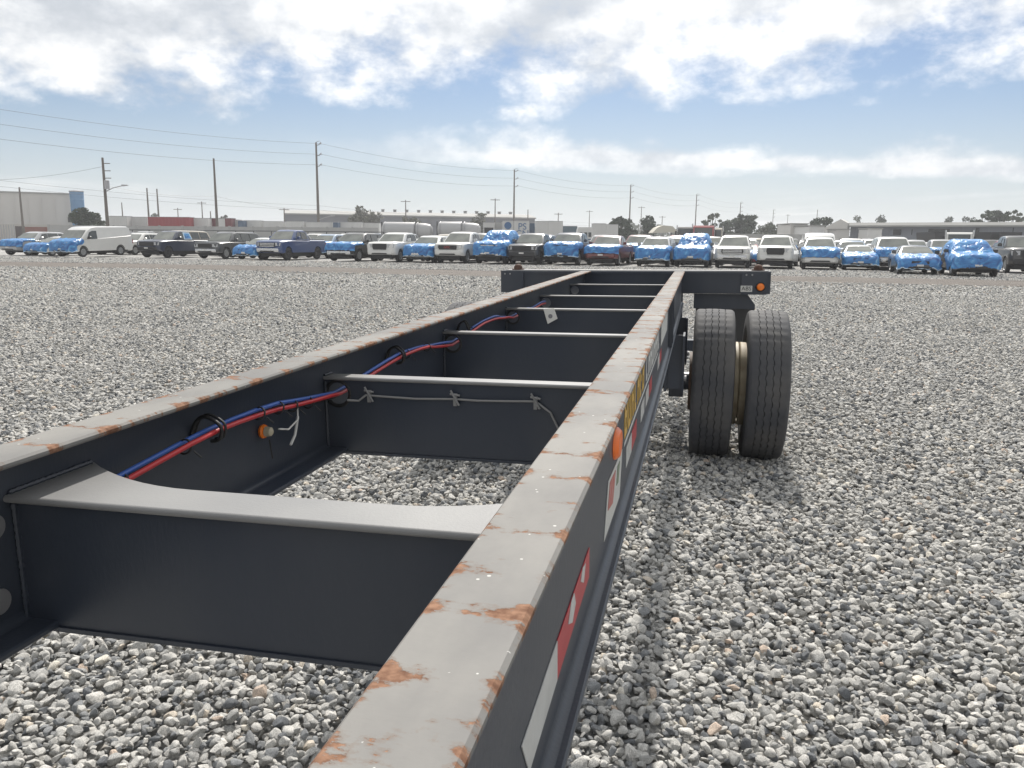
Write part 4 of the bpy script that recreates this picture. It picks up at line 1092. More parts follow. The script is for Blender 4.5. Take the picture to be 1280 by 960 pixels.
# blue film with white tape frame on the navy pickup's rear window
nv = roots[3][0]
q = SPEC['pickup']
fm = MB()
zb, zr = 1.27, 1.93
def hwp(z): return .93 + (.74 - .93) * ((z - zb) / (zr - zb)) ** 1.15
po = [(2.70, 1.30), (2.70, 1.83), (3.38, 1.82), (3.52, 1.32)]
pi_ = [(2.80, 1.37), (2.80, 1.76), (3.30, 1.75), (3.42, 1.39)]
v_ = [(hwp(z) + .03, y, z) for y, z in po] + [(hwp(z) - .02, y, z) for y, z in po]
MB().add(v_, [(0, 1, 2, 3), (7, 6, 5, 4), (0, 4, 5, 1), (1, 5, 6, 2), (2, 6, 7, 3), (3, 7, 4, 0)]).obj('tape_frame', M_tape, nv)
v_ = [(hwp(z) + .036, y, z) for y, z in pi_] + [(hwp(z) - .01, y, z) for y, z in pi_]
MB().add(v_, [(0, 1, 2, 3), (7, 6, 5, 4), (0, 4, 5, 1), (1, 5, 6, 2), (2, 6, 7, 3), (3, 7, 4, 0)]).obj('window_film', M_wrap, nv)

# rows behind: one vehicle behind each of the front row, seen through the gaps and over the hoods
rk = random.Random(21)
KIND_CAT = {'pickup': 'pickup truck', 'pickup_b': 'pickup truck', 'suv': 'sport utility', 'big_suv': 'sport utility', 'sedan': 'sedan', 'van': 'cargo van'}
row2 = {0: ('sedan', 'grey'), 1: ('suv', 'white'), 2: ('big_suv', 'beige'), 3: ('sedan', 'white'), 4: ('sedan', 'silver'), 5: ('suv', 'light blue'), 6: ('suv', 'dark red'), 7: ('sedan', 'silver'), 8: ('suv', 'beige'), 9: ('pickup', 'charcoal'), 13: ('pickup', 'charcoal'), 14: ('pickup', 'dark red'), 15: ('suv', 'light blue'), 17: ('sedan', 'silver'), 18: ('sedan', 'red'), 19: ('sedan', 'silver'), 20: ('van', 'white'), 21: ('suv', 'light blue')}
cols = ['white'] * 6 + ['silver'] * 5 + ['grey'] * 3 + ['black'] * 3 + ['charcoal', 'navy', 'red', 'light blue', 'beige']
for rowi, (dv, phr) in enumerate(((6.6, 'one row behind'), (13.2, 'two rows behind'), (21.5, 'three rows behind'), (28.2, 'four rows behind'))):
    for i, (r_, short) in enumerate(roots):
        u0 = PARKED[i][1]
        kd, col = row2.get(i, (None, None)) if rowi == 0 else (None, None)
        if kd is None: kd = rk.choice(['sedan', 'sedan', 'suv', 'suv', 'pickup', 'pickup_b', 'big_suv']); col = rk.choice(cols)
        wr = rk.choice([None, None, 'hood', 'front']) if rowi < 2 and kd != 'van' else None
        uo = (u0 if i < 22 else u0 + 2.0) * (1 + .09 * rowi) + ((1.35 if rowi % 2 else -.6) if rowi else (1.5 if i < 16 else -1.2))
        lab = f"{col} {KIND_CAT[kd]} {'with wrapped nose ' if wr else ''}{phr} {short}"
        car(kd, 0, V0 + dv + rk.uniform(-.4, .4), col, lab, KIND_CAT[kd], wr, detail=2 if rowi == 0 else 1, rot=rk.uniform(-2, 2) + (180 if rk.random() < .3 and not wr else 0) * 0, group='vehicles in the rows behind', uu=uo)

# ================================================================== BACKGROUND
def facing(px, D):
    """yaw that turns a thing's front (-y) towards someone at the trailer"""
    return -math.atan2(gx(px, D), D)


M_conc = add_noise(pmat('pale_concrete', (.36, .36, .35), .85), .8, .5, (.26, .26, .26), bump=.1)
M_post = pmat('dark_fence_steel', (.06, .065, .07), .5, .4)
M_wood = add_noise(pmat('weathered_pole_wood', (.13, .115, .10), .85), 3, .5, (.08, .07, .06), stretch=(1, 1, .1))
M_wire = pmat('power_wire', (.10, .10, .105), .5)

# --- perimeter fence on the far side of the lot (left) with a concrete wall beyond it
froot = empty('perimeter_fence', lot(-20, 98), -VA); tag(froot, 'dark steel rail fence with posts along the far edge of the lot', 'fence')
for k in range(18):
    MB().box(-.05, .05, -.05, .05, 0, 2.30).obj('post', M_post, froot).location = (-62 + k * 2.6, 0, 0)
for z in (2.22, .5):
    MB().box(-62, -17.7, -.03, .03, z, z + .10).obj('rail', M_post, froot)
for k in range(17):
    MB().box(.06, 2.54, -.008, .008, .62, 1.5).obj('mesh_panel', pmat('fence_slat_grey', (.27, .28, .285), .6), froot).location = (-62 + k * 2.6, 0, 0)
wroot = empty('boundary_wall', lot(-20, 112), -VA); tag(wroot, 'long pale grey concrete boundary wall beyond the rail fence', 'wall')
for k in range(14):
    MB().box(.02, 3.98, -.1, .1, 0, 3.0).obj('panel', M_conc, wroot).location = (-80 + k * 4, 0, 0)
    MB().box(-.12, .12, -.16, .16, 0, 3.1).obj('pillar', M_conc, wroot).location = (-80 + k * 4, 0, 0)
w2 = empty('boundary_wall', lot(9, 112), -VA); tag(w2, 'short pale wall below the trees behind the white pickups', 'wall')
for k in range(3):
    MB().box(.02, 3.98, -.1, .1, 0, 2.6).obj('panel', M_conc, w2).location = (-6 + k * 4, 0, 0)


# --- utility poles
def pole(px, ytop, D, label, arms=0, lamp=None, r=.16, tr=False, cat='utility pole', name='utility_pole', group='utility poles along the road', tee=False, lean=0):
    top = at(px, ytop, D); H = top.z; x = top.x
    root = empty(name, (x, D, 0)); root.rotation_euler = (0, RAD(lean), 0); tag(root, label, cat, group)
    MB().tube([(0, 0, 0), (0, 0, H * .5), (0, 0, H)], [r * 1.25, r, r * .7], 10).obj('shaft', M_wood, root, smooth=60)
    pts = []
    sd = Vector((.565, .825, 0))                       # the line runs this way
    for k in range(arms):
        z = H - .55 - k * 1.95
        a = Vector((.95, -.2, .55))
        am = MB().tube([(0, 0, z), (.55, -.1, z + .10), (.95, -.2, z + .5)], .07, 6).obj('arm', M_wood, root)
        MB().lathe([(z + .16, .07), (z + .3, .11), (z + .42, .06), (z + .5, .10), (z + .6, .04)], 10, 'z', (.95, -.2, 0)).obj('insulator', M_galv, am)
        pts.append(Vector((x + 1.0, D - .2, z + .3)))
    if arms:
        MB().tube([(0, 0, H), (.3, -.05, H + .18), (.75, -.15, H + .25)], .04, 5).obj('ground_wire_bracket', M_wood, root)
    if tee:
        MB().box(-1.2, 1.2, -.06, .06, H - .45, -.3 + H).obj('cross_arm', M_wood, root)
    if lamp:
        z = H * lamp; s = 1
        am = MB().tube([(0, 0, z), (1.2, -.2, z + .5), (2.6, -.4, z + .8)], .06, 6).obj('lamp_arm', M_galv, root)
        MB().prism([(2.5, z + .72), (3.3, z + .80), (3.3, z + .92), (2.5, z + .95)], -.55, -.25, 'y').obj('lamp_head', M_galv, am)
    if tr:
        MB().lathe([(H - 4.1, .001), (H - 4.1, .33), (H - 3.0, .33), (H - 2.9, .2), (H - 2.9, .001)], 14, 'z', (.42, -.2, 0)).obj('transformer', M_galv, root, smooth=40)
        for k in range(3): MB().box(.1, .95, -.05, .05, H - .8 - k * .95, H - .7 - k * .95).obj('arm', M_wood, root)
    return root, pts


LINE = []
specs = [(395, 178, 158, 'tallest wooden power pole with three side arms, in front of the long grey warehouse'),
         (643, 212, 216, 'tall three-armed power pole rising behind the white box trailers'),
         (788.5, 231, 272, 'three-armed power pole rising beside the bushy dark tree'),
         (871, 243, 324, 'three-armed power pole rising behind the red semi truck'),
         (926, 253, 388, 'distant three-armed power pole standing among the tall trees'),
         (967, 262, 474, 'faint three-armed power pole farthest along the line')]
for px, yt, D, lab in specs: LINE.append(pole(px, yt, D, lab, 3, .25 if px < 400 else None, .24)[1])
prev = [Vector((-78, 100, 19.2 - .5 - k * 1.95)) for k in range(3)]
allp = [prev] + LINE
for k in range(3):
    pts = []
    for a, b in zip(allp, allp[1:]):
        for t in range(14):
            s = t / 14; p = a[k].lerp(b[k], s); p.z -= 4 * 1.15 * s * (1 - s); pts.append(p)
    pts.append(allp[-1][k])
    o = MB().tube(pts, .024, 5).obj('power_line', M_wire, smooth=60)
    tag(o, ['upper', 'middle', 'lower'][k] + ' thick conductor strung along the three-armed power poles', 'power line', 'conductors of the power line')
far_end = Vector((-78, 100, 10.2))
for k, (dz) in enumerate((0, .8)):
    pts = []
    seq = [Vector((-78, 100, 9.6 - dz))] + [Vector((a[2].x - 1, a[2].y, 7.6 - dz)) for a in LINE]
    for a, b in zip(seq, seq[1:]):
        for t in range(10):
            s = t / 10; p = a.lerp(b, s); p.z -= 4 * .8 * s * (1 - s); pts.append(p)
    o = MB().tube(pts, .018, 5).obj('telephone_cable', M_wire, smooth=60)
    tag(o, ['upper', 'lower'][k] + ' telephone cable slung low along the three-armed poles', 'cable', 'cables low on the poles')

p1, _ = pole(128, 197, 110, 'leaning power pole with a transformer and street lamp beside the dark bush', lamp=.62, tr=True, r=.2, lean=0)
pole(267, 198, 128, 'plain tall wooden pole behind the charcoal sport utility', r=.19)
pole(183.5, 235, 178, 'bare wooden pole at the left end of the red container', r=.2)
pole(196, 236, 190, 'bare wooden pole rising in front of the red container', r=.2)
pole(24, 234, 150, 'short dark pole in front of the beige warehouse', r=.2)
for px, yt, D, lab, tee, lamp in ((152, 253, 210, 'thin pole behind the white trailers, past the transformer pole', False, None), (222, 260, 230, 'short thin pole above the red container', True, None),
                                  (252, 252, 220, 'twin-armed light pole right of the red container', True, None), (263, 264, 200, 'short post beside the plain tall pole', False, None),
                                  (355, 260, 190, 'light pole with flat head at the corner of the grey warehouse', True, None),
                                  (507, 250, 205, 'slim pole above the first grey tank', True, None), (619, 248, 210, 'slim pole behind the second grey tank', True, None),
                                  (660, 262, 220, 'short pole behind the lettered white trailer', False, None), (698, 266, 240, 'short light pole behind the plain white trailers', True, None),
                                  (737, 263, 300, 'small pole with cross-arms left of the bushy dark tree', True, None), (802, 258, 290, 'thin pole between two dark bushy trees', True, None),
                                  (828, 270, 300, 'short pole with cross-arm behind the canopy', True, None), (985, 268, 420, 'small faint pole left of the white sheds', True, None), (1022, 262, 330, 'pole rising behind the round dark tree beside the white sheds', False, None)):
    pole(px, yt, D, lab, tee=tee, r=.16)


def span(p, q, sag, lab, n=24):
    pts = [p.lerp(q, i / n) - Vector((0, 0, 4 * sag * (i / n) * (1 - i / n))) for i in range(n + 1)]
    tag(MB().tube(pts, .016, 4).obj('overhead_cable', M_wire), lab, 'cable', 'cables at the left of the lot')


A = at(132, 232, 110); B = at(268, 245, 128); C = at(395, 262, 158)
span(A, B, .5, 'thin cable from the transformer pole to the plain tall pole')
span(B, C, .5, 'thin cable from the plain tall pole to the tallest pole')
span(at(-60, 225, 105), at(129, 208, 110), .6, 'thin cable running off from the transformer pole past the warehouse')

# --- buildings
M_roof = add_noise(pmat('pale_metal_roof', (.30, .30, .29), .85), .3, .5, (.23, .23, .22), stretch=(1, 1, 1))


def ribbed(name, mt, parent, x0, x1, y, z0, z1, step=1.2, depth=.12):
    """sheet-metal wall with standing ribs, facing -y"""
    n = max(2, int((x1 - x0) / step)); b = MB()
    b.box(x0, x1, y, y + .3, z0, z1)
    for k in range(n):
        x = x0 + (x1 - x0) * (k + .5) / n; b.box(x - .12, x + .12, y - depth, y - .001, z0 + .02, z1 - .02)
    return b.obj(name, mt, parent)


# beige warehouse with blue silo, left
D = 176
xr = gx(95, D); xl = xr - 34.0
bz = at(50, 243, D).z
wrz = facing(110, D); wh = empty('warehouse', (xr - 17 * math.cos(wrz), D - 17 * math.sin(wrz), 0), wrz); tag(wh, 'large beige flat-roofed warehouse with brown door and small dark window', 'building')
hwid = (xr - xl) / 2
M_beige = add_noise(pmat('beige_cladding', (.52, .505, .48), .8), .15, .5, (.45, .44, .42), stretch=(1, 1, .3))
M_beige2 = pmat('light_base_wall', (.45, .43, .39), .8)
ribbed('wall', M_beige, wh, -hwid, hwid, 0, 3.6, bz, 2.4, .1)
MB().box(-hwid, hwid, -.25, 30, 0, 3.6).obj('base_wall', M_beige2, wh)
MB().box(-hwid, hwid, .31, 30, 3.61, bz - .05).obj('building_body', M_beige, wh)
MB().box(-hwid - .2, hwid + .2, -.2, 30.2, bz + .001, bz + .3).obj('roof', M_roof, wh)
MB().box(hwid - 28, hwid - 23, 4, 9, bz + .31, bz + 1.1).obj('roof_unit', M_roof, wh)
dx = gx(36, D) - (xl + xr) / 2
MB().box(dx - .9, dx + .9, -.32, -.26, 0, 3.2).obj('door', pmat('brown_door', (.07, .05, .045), .6), wh)
bx_ = gx(53, D) - (xl + xr) / 2
MB().box(bx_ - 2.1, bx_ + 2.1, -.33, -.26, .2, 3.1).obj('brick_panel', add_noise(pmat('brick_red', (.24, .10, .075), .85), 2, .5, (.17, .08, .06)), wh)
wx = gx(90, D) - (xl + xr) / 2
MB().box(wx - .42, wx + .42, -.2, -.102, 4.2, 5.3).obj('window', pmat('dark_window', (.02, .022, .025), .15), wh)
MB().box(wx - .5, wx + .5, -.24, -.2005, 4.1, 4.19).obj('window_sill', M_beige2, wh)
for k in range(6):
    q = gx(2 + k * 3.2, D - 12)
    o = MB().box(-.06, .06, -.06, .06, 0, 3.4).obj('fence_post', M_galv, None)
    o.location = (q, D - 12, 0); tag(o, 'slender galvanised post in the row before the beige warehouse', 'post', 'posts before the warehouse')
t = at(100, 240, D - 4); sr = (gx(108, D - 4) - gx(92, D - 4)) / 2
si = empty('silo', (gx(100, D - 4), D - 4, 0)); tag(si, 'blue ribbed silo standing at the end of the beige warehouse', 'silo')
sb = MB()
prof = [(0, sr * .86), (t.z * .4, sr * .92), (t.z, sr)]
sb.lathe(prof, 28, 'z'); sb.obj('shell', add_noise(pmat('silo_blue', (.10, .21, .36), .5), .5, .4, (.07, .16, .29), stretch=(1, 1, .2)), si, smooth=40)
MB().lathe([(t.z + .001, sr + .06), (t.z + .2, sr + .06), (t.z + .45, .01)], 28, 'z').obj('lid', M_galv, si)
for k in range(5): MB().lathe([(t.z * (k + .7) / 5.5 - .08, sr * .955 + .02), (t.z * (k + .7) / 5.5, sr * .97 + .07), (t.z * (k + .7) / 5.5 + .08, sr * .955 + .02)], 28, 'z').obj('hoop', pmat('silo_hoop', (.13, .25, .40), .5), si)

# long grey warehouse in the middle
D = 232
x0, x1 = gx(357, D), gx(668, D + 21)
root = empty('long_warehouse', (x0, D, 0), math.atan2(19, x1 - x0)); tag(root, 'long low grey warehouse with pale metal roof and rooftop vents', 'building')
Lw = math.hypot(x1 - x0, 19); zt = at(358, 268, D).z; zr_ = at(358, 261.5, D).z
M_grey = add_noise(pmat('grey_cladding', (.155, .16, .175), .75), .1, .5, (.12, .125, .14), stretch=(1, 1, .3))
ribbed('wall', M_grey, root, 0, Lw, 0, 0, zt, 3, .1)
MB().box(.05, Lw - .05, .31, 40, 0, zt - .02).obj('building_body', M_grey, root)
MB().prism([(-.4, zt + .001), (-.4, zt + .35), (6, zr_ - .1), (14, zr_ + .25), (26, zr_ + .2), (40.5, zt + .3), (40.5, zt + .001)], -.3, Lw + .3, 'x').obj('roof', M_roof, root)
for k in range(12):
    b = MB(); x = 29 + k * 3.7; z = zr_ + .35
    b.box(x - .4, x + .4, 12.5, 13.5, z - .4, z + .45); b.box(x - .5, x + .5, 12.3, 13.7, z + .451, z + .62); b.obj('roof_vent', pmat('vent_grey', (.20, .20, .20), .6), root)
for k in range(9):
    x = 8 + k * 9; fr_ = MB().box(x, x + 3.4, -.18, -.12, 0, 3.8).obj('dock_door', M_conc, root)

# right hand long building
D = 128
x0, x1 = gx(1040, D), gx(1310, D - 18)
root = empty('workshop_building', (x0, D, 0), -math.atan2(18, x1 - x0)); tag(root, 'long grey-blue metal workshop with pale roof edge and roll-up doors', 'building')
Lw = math.hypot(x1 - x0, 18); ze = at(1160, 283.5, D - 9).z; zf = at(1160, 278, D - 9).z
M_gb = add_noise(pmat('greyblue_cladding', (.20, .215, .245), .7), .2, .4, (.165, .18, .21), stretch=(1, 1, .3))
ribbed('wall', M_gb, root, 2.6, Lw, 0, 0, ze, 1.6, .06)
MB().box(2.65, Lw, .31, 22, 0, ze - .02).obj('building_body', M_gb, root)
MB().prism([(-1.2, ze + .001), (-1.2, ze + .22), (-.6, zf), (10, zf + .2), (22, ze + .2), (22, ze + .001)], 2.2, Lw, 'x').obj('roof', M_roof, root)
M_off = add_noise(pmat('offwhite_metal', (.50, .49, .47), .6), 1, .4, (.42, .41, .39), stretch=(1, 1, .2))
gz = at(1057, 274.5, D).z
MB().prism([(-1.2, 0), (2.55, 0), (2.55, ze + .6), (1.5, gz), (-1.2, ze - .3)], -1.5, -.2, 'y').obj('gable', M_off, root)
for x, w_ in ((.2, 1.9), (5.2, 2.6)):
    d = MB().box(x - w_ / 2 + (1.0 if x < 1 else 0), x + w_ / 2 + (1.0 if x < 1 else 0), -1.62 if x < 1 else -.2, -1.51 if x < 1 else -.07, 0, ze - .9).obj('roll_up_door', M_off, root)
for k, (pa, pb) in enumerate(((1124, 1133), (1134, 1150), (1155, 1165), (1166, 1172), (1190, 1206), (1217, 1236), (1249, 1268))):
    a = (gx(pa, D - 6) - x0) / math.cos(math.atan2(18, x1 - x0)); b_ = (gx(pb, D - 10) - x0) / math.cos(math.atan2(18, x1 - x0))
    zc = at((pa + pb) / 2, 290.5 if k < 4 else 289.5, D - 8).z
    MB().box(a, b_, -.14, -.0615, zc - .35, zc + .45).obj('window', pmat('dark_window', (.02, .022, .025), .15), root)

# white sheds between
def shed(pa, pb, yt, D, lab, mt, depth=6, gable=0, name='shed', cat='building'):
    a, b = gx(pa, D), gx(pb, D); z = at((pa + pb) / 2, yt, D).z; root = empty(name, ((a + b) / 2, D, 0)); h = (b - a) / 2
    tag(root, lab, cat)
    ribbed('wall', mt, root, -h, h, 0, 0, z - .15, .8, .03); MB().box(-h + .02, h - .02, .31, depth, 0, z - .2).obj('building_body', mt, root)
    MB().prism([(-h - .1, z - .149), (h + .1, z - .149), (h + .1, z), (0, z + gable), (-h - .1, z)], -.15, depth + .1, 'y').obj('roof', M_roof, root)
    MB().box(-h * .45, h * .45, -.09, -.032, 0, z * .62).obj('door', M_conc, root); return root


shed(987, 1008, 279, 118, 'boxy off-white shed left of the workshop', M_off)
shed(1010, 1029, 281.5, 112, 'lower white shed right of the boxy off-white shed', pmat('shed_white', (.55, .55, .54), .6))
shed(1044, 1060, 286, 110, 'small white shed standing before the workshop gable', M_off, 3)
shed(1084, 1101, 285, 108, 'small white cabin before the grey-blue workshop wall', pmat('shed_white', (.55, .55, .54), .6), 3)


# --- semi trailers and shipping containers
def box_trailer(pa, pb, yt, D, mt, lab, rz=0, depth=2.5, wheels=True, floor=1.15, name='box_trailer', cat='trailer', group='trailers and containers beyond the lot', text=None):
    a, b = gx(pa, D), gx(pb, D); z = at((pa + pb) / 2, yt, D).z; h = (b - a) / 2; root = empty(name, ((a + b) / 2, D, 0), rz); tag(root, lab, cat, group)
    fl = floor if wheels else .05
    bd = MB().box(-h, h, 0, depth, fl, z).obj('box_body', mt, root)
    n = max(3, int(2 * h / .6)); rb = MB()
    for k in range(n + 1): rb.box(-h + 2 * h * k / n - .025, -h + 2 * h * k / n + .025, -.03, -.001, fl + .05, z - .05)
    rb.obj('side_ribs', mt, bd)
    MB().box(-h - .02, h + .02, -.035, depth + .03, z + .001, z + .08).obj('top_rail', M_galv, bd)
    MB().box(-h - .01, h + .01, -.034, depth + .03, fl - .15, fl - .001).obj('bottom_rail', M_dark, bd)
    if wheels:
        ty = car_meshes('pickup')['tyre']
        for x in (h - 1.0, h - 2.2) if h > 2.5 else (0,):
            for y in (.2, depth - .2):
                o = link('wheel', ty, M_ctyre, root, (x, y, .5), (0, 0, math.pi / 2)); o.scale = (1.5, 1.22, 1.22)
        MB().box(-h + 1.5, -h + 1.62, .3, .42, 0, fl - .16).obj('landing_leg', M_dark, root)
    if text:
        for i, s in enumerate(text):
            o = link('painted_lettering', text_mesh(s, 1.25, .004), pmat('logo_blue', (.05, .12, .25), .6), root); o.location = (.1, -.04, z - .75 - i * .95); o.rotation_euler = (RAD(90), 0, 0)
    return root


M_tw_ = add_noise(pmat('trailer_white', (.52, .52, .51), .5), .8, .5, (.40, .40, .39), stretch=(1, 1, .2))
M_tred = add_noise(pmat('container_red', (.26, .03, .035), .55), .8, .5, (.18, .025, .03), stretch=(1, 1, .2))
M_tblue = pmat('container_blue', (.06, .10, .16), .55)
M_tdk = pmat('container_maroon', (.14, .035, .04), .6)
tr = [(136, 160, 270.5, 150, M_tw_, 'white box trailer nearest the transformer pole', {}), (161, 185, 271.5, 152, M_tw_, 'white box trailer touching the left end of the red container', {}),
      (186.5, 238, 271.5, 150, M_tred, 'long bright red shipping container', dict(wheels=False, name='shipping_container', cat='container')),
      (240, 261, 273, 152, M_tw_, 'white box trailer right of the long red container', {}), (262.5, 272, 273, 154, M_tdk, 'narrow maroon container behind the plain tall pole', dict(wheels=False, name='shipping_container', cat='container')),
      (273, 282, 273.5, 150, M_tw_, 'short white box trailer between two maroon containers', {}), (282.5, 290, 273, 150, M_tdk, 'narrow maroon container beside a small dark blue one', dict(wheels=False, name='shipping_container', cat='container')),
      (291, 298, 275, 152, M_tw_, 'stubby white trailer left of the dark blue container', {}), (298.5, 305, 276, 150, M_tblue, 'small dark blue container in the row of white trailers', dict(wheels=False, name='shipping_container', cat='container')),
      (306, 326, 276, 152, M_tw_, 'white box trailer right of the small dark blue container', {}), (330, 354, 277, 152, M_tw_, 'white box trailer left of the grey warehouse corner', {}),
      (359, 380, 277, 152, M_tw_, 'white box trailer below the grey warehouse corner', {}), (383, 416, 278, 152, M_tw_, 'white box trailer right of the tallest power pole', {}),
      (417, 423, 278, 150, M_tblue, 'blue container end between two white box trailers', dict(wheels=False, name='shipping_container', cat='container')), (424, 452, 278, 152, M_tw_, 'white box trailer left of the first grey tank', {}), (454, 474, 279, 154, M_tw_, 'white box trailer partly behind the first grey tank', {}),
      (604, 618, 278.5, 112, M_tw_, 'white delivery box with dark lower half beside the second grey tank', {}), (619, 627, 278, 114, M_tw_, 'narrow white trailer end beside the dark-fronted delivery box', {}), (628, 641.5, 276.5, 112, M_tw_, 'white box trailer with a small round emblem', {}),
      (642.5, 661, 276.5, 112, M_tw_, 'white box trailer with large blue letters', dict(text=('PS', 'CN'))), (662, 668, 279, 115, M_tblue, 'dark grey-blue trailer end between white trailers', {}), (669, 685, 277, 112, M_tw_, 'plain white box trailer right of the lettered one', {}), (685.6, 703, 277, 112, M_tw_, 'plain white box trailer left of the blue-grey container', {}),
      (703.6, 721, 283, 120, pmat('container_slate', (.09, .13, .16), .6), 'blue-grey container right of the plain white trailers', dict(wheels=False, name='shipping_container', cat='container')),
      (741, 757, 280, 116, M_tw_, 'white box trailer left of the bushy dark tree', {}), (757.6, 772, 281, 116, M_tw_, 'white box trailer in front of the bushy dark tree', {})]
for pa, pb, yt, D, mt, lab, ex in tr: box_trailer(pa, pb, yt, D, mt, lab, **ex)
# emblem on one trailer and dark front of the delivery box
xe = gx(634.5, 111.9); o = MB().lathe([(-.02, .001), (-.02, .5), (0, .5)], 18, 'y').obj('emblem', pmat('logo_blue', (.05, .12, .25), .6), [r for r in bpy.data.objects if r.get('label') == 'white box trailer with a small round emblem'][0]); o.location = (0, -.04, at(634, 282, 112).z)
db = [r for r in bpy.data.objects if r.get('label', '').startswith('white delivery box')][0]
MB().box(-.62, .62, -.06, -.036, 1.2, at(611, 284.5, 112).z).obj('dark_panel', M_dark, db)

# --- tank trailers
M_tank = add_noise(pmat('tank_grey', (.40, .40, .40), .5), .6, .5, (.30, .30, .31), stretch=(.3, 1, 1))


def tanker(pa, pb, pc, yt, D, lab):
    a, b, c = gx(pa, D), gx(pb, D), gx(pc, D); zt = at((pa + pb) / 2, yt, D).z; r = 1.05; zc = zt - r
    root = empty('tank_trailer', (a, D, 0)); tag(root, lab, 'tank trailer', 'tank trailers beyond the lot')
    L1, L2 = b - a, c - a
    MB().lathe([(0, .001), (.02, r * .5), (.22, r * .92), (.5, r), (L1 - .3, r), (L1, r * .96)], 26, 'x', (0, 0, zc)).obj('front_tank', M_tank, root, smooth=40)
    MB().lathe([(L1 + .12, r * .90), (L1 + .3, r * .97), (L2 - .9, r * .90), (L2 - .3, r * .78), (L2 - .05, r * .45), (L2, .001)], 26, 'x', (0, 0, zc - .05)).obj('rear_tank', M_tank, root, smooth=40)
    for x in (.35, L1 - .1, L1 + .35):
        MB().lathe([(x, r + .005), (x + .02, r + .04), (x + .12, r + .04), (x + .14, r + .005)], 26, 'x', (0, 0, zc)).obj('hoop', M_galv, root)
    MB().box(.3, L2 - .4, -.5, .5, .75, zc - r * .86).obj('chassis', M_dark, root)
    ld = MB()
    for k in range(6): ld.box(.02, .05, -.25, .25, zc - .9 + k * .36, zc - .86 + k * .36)
    ld.box(-.02, .06, -.3, -.25, zc - 1, zc + 1.05); ld.box(-.02, .06, .25, .3, zc - 1, zc + 1.05); ld.obj('ladder', M_dark, root).location = (-.07, 0, 0)
    ty = car_meshes('pickup')['tyre']
    for x in (.9, L2 - 2.3, L2 - 1.2):
        for y in (-1, 1):
            o = link('wheel', ty, M_ctyre, root, (x, y * .95, .5), (0, 0, math.pi / 2)); o.scale = (1.5, 1.22, 1.22)
    return root


tanker(478, 519, 541, 277.5, 108, 'grey two-part tank trailer behind the white pickups, left one')
tanker(547, 577, 601, 277, 108, 'grey two-part tank trailer with tapering tail beside the delivery box')


# --- road tractors
def tractor(px, yt, D, mt, lab, w_=2.4):
    z = at(px, yt, D).z; root = empty('semi_truck', (gx(px, D), D, 0), facing(px, D)); tag(root, lab, 'truck')
    h = w_ / 2
    cb = MB().prism([(1.1, 1.0), (1.1, z * .62), (1.5, z * .95), (1.7, z), (3.6, z), (3.6, 1.0)], -h, h, 'x').obj('cab', mt, root)
    MB().prism([(0, .8), (-.02, z * .45), (.15, z * .56), (1.098, z * .60), (1.098, .8)], -h * .8, h * .8, 'x').obj('hood', mt, root)
    MB().box(-h * .42, h * .42, -.06, -.025, .9, z * .44).obj('grille', M_chrome, root)
    MB().prism([(1.07, z * .64), (1.46, z * .92), (1.5, z * .92), (1.11, z * .64)], -h * .86, h * .86, 'x').obj('windshield', M_glass, cb).location = (0, -.03, 0)
    MB().box(-h * .95, h * .95, -.18, -.021, .45, .8).obj('bumper', M_chrome, root)
    ty = car_meshes('pickup')['tyre']
    for y in (.9, 4.2, 5.4):
        for s in (-1, 1):
            o = link('wheel', ty, M_ctyre, root, (s * (h - .12), y, .5)); o.scale = (1.3, 1.22, 1.22)
    MB().box(-.45, .45, .3, 6, .62, .79).obj('chassis', M_dark, root)
    for s in (-1, 1):
        MB().tube([(s * (h + .12), 3.75, .9), (s * (h + .12), 3.75, z + .25)], .07, 8).obj('exhaust_stack', M_chrome, root)
        MB().box(s * (h + .22) - .1, s * (h + .22) + .1, 1.15, 1.25, z * .62, z * .85).obj('mirror', M_dark, cb)
    return root


tractor(878.5, 281.5, 96, add_noise(pmat('truck_red', (.30, .05, .05), .4, coat=.5), 3, .3, (.22, .05, .05)), 'red semi truck facing the lot below the three-armed pole')
tractor(859, 283.5, 98, pmat('truck_black', (.03, .03, .033), .4, coat=.5), 'dark semi truck left of the red one')
tractor(893, 284.5, 99, pmat('truck_cream', (.42, .40, .34), .45), 'cream semi truck right of the red one', 1.7)
tractor(1198, 290, 78, pmat('truck_white', (.6, .6, .58), .4, coat=.5), 'white truck cab in front of the grey-blue workshop', 2.2)
for px, lab in ((1181, 'black dump body left of the white truck cab'), (1224, 'black dump body right of the white truck cab'), (1262, 'black dump body farthest along the workshop wall')):
    D = 88; root = empty('dump_trailer', (gx(px, D), D, 0)); tag(root, lab, 'trailer')
    z = at(px, 290.0, D).z
    MB().prism([(-1.0, 1.2), (1.0, 1.2), (1.22, z - .25), (1.22, z), (-1.22, z), (-1.22, z - .25)], 0, 4, 'y').obj('bucket', pmat('dump_black', (.025, .025, .028), .5), root)
    MB().box(-.8, .8, .1, 4, .5, 1.19).obj('chassis', M_dark, root)
    for s in (-1, 1):
        o = link('wheel', car_meshes('pickup')['tyre'], M_ctyre, root, (s * .9, 1.2, .5)); o.scale = (1.3, 1.22, 1.22)
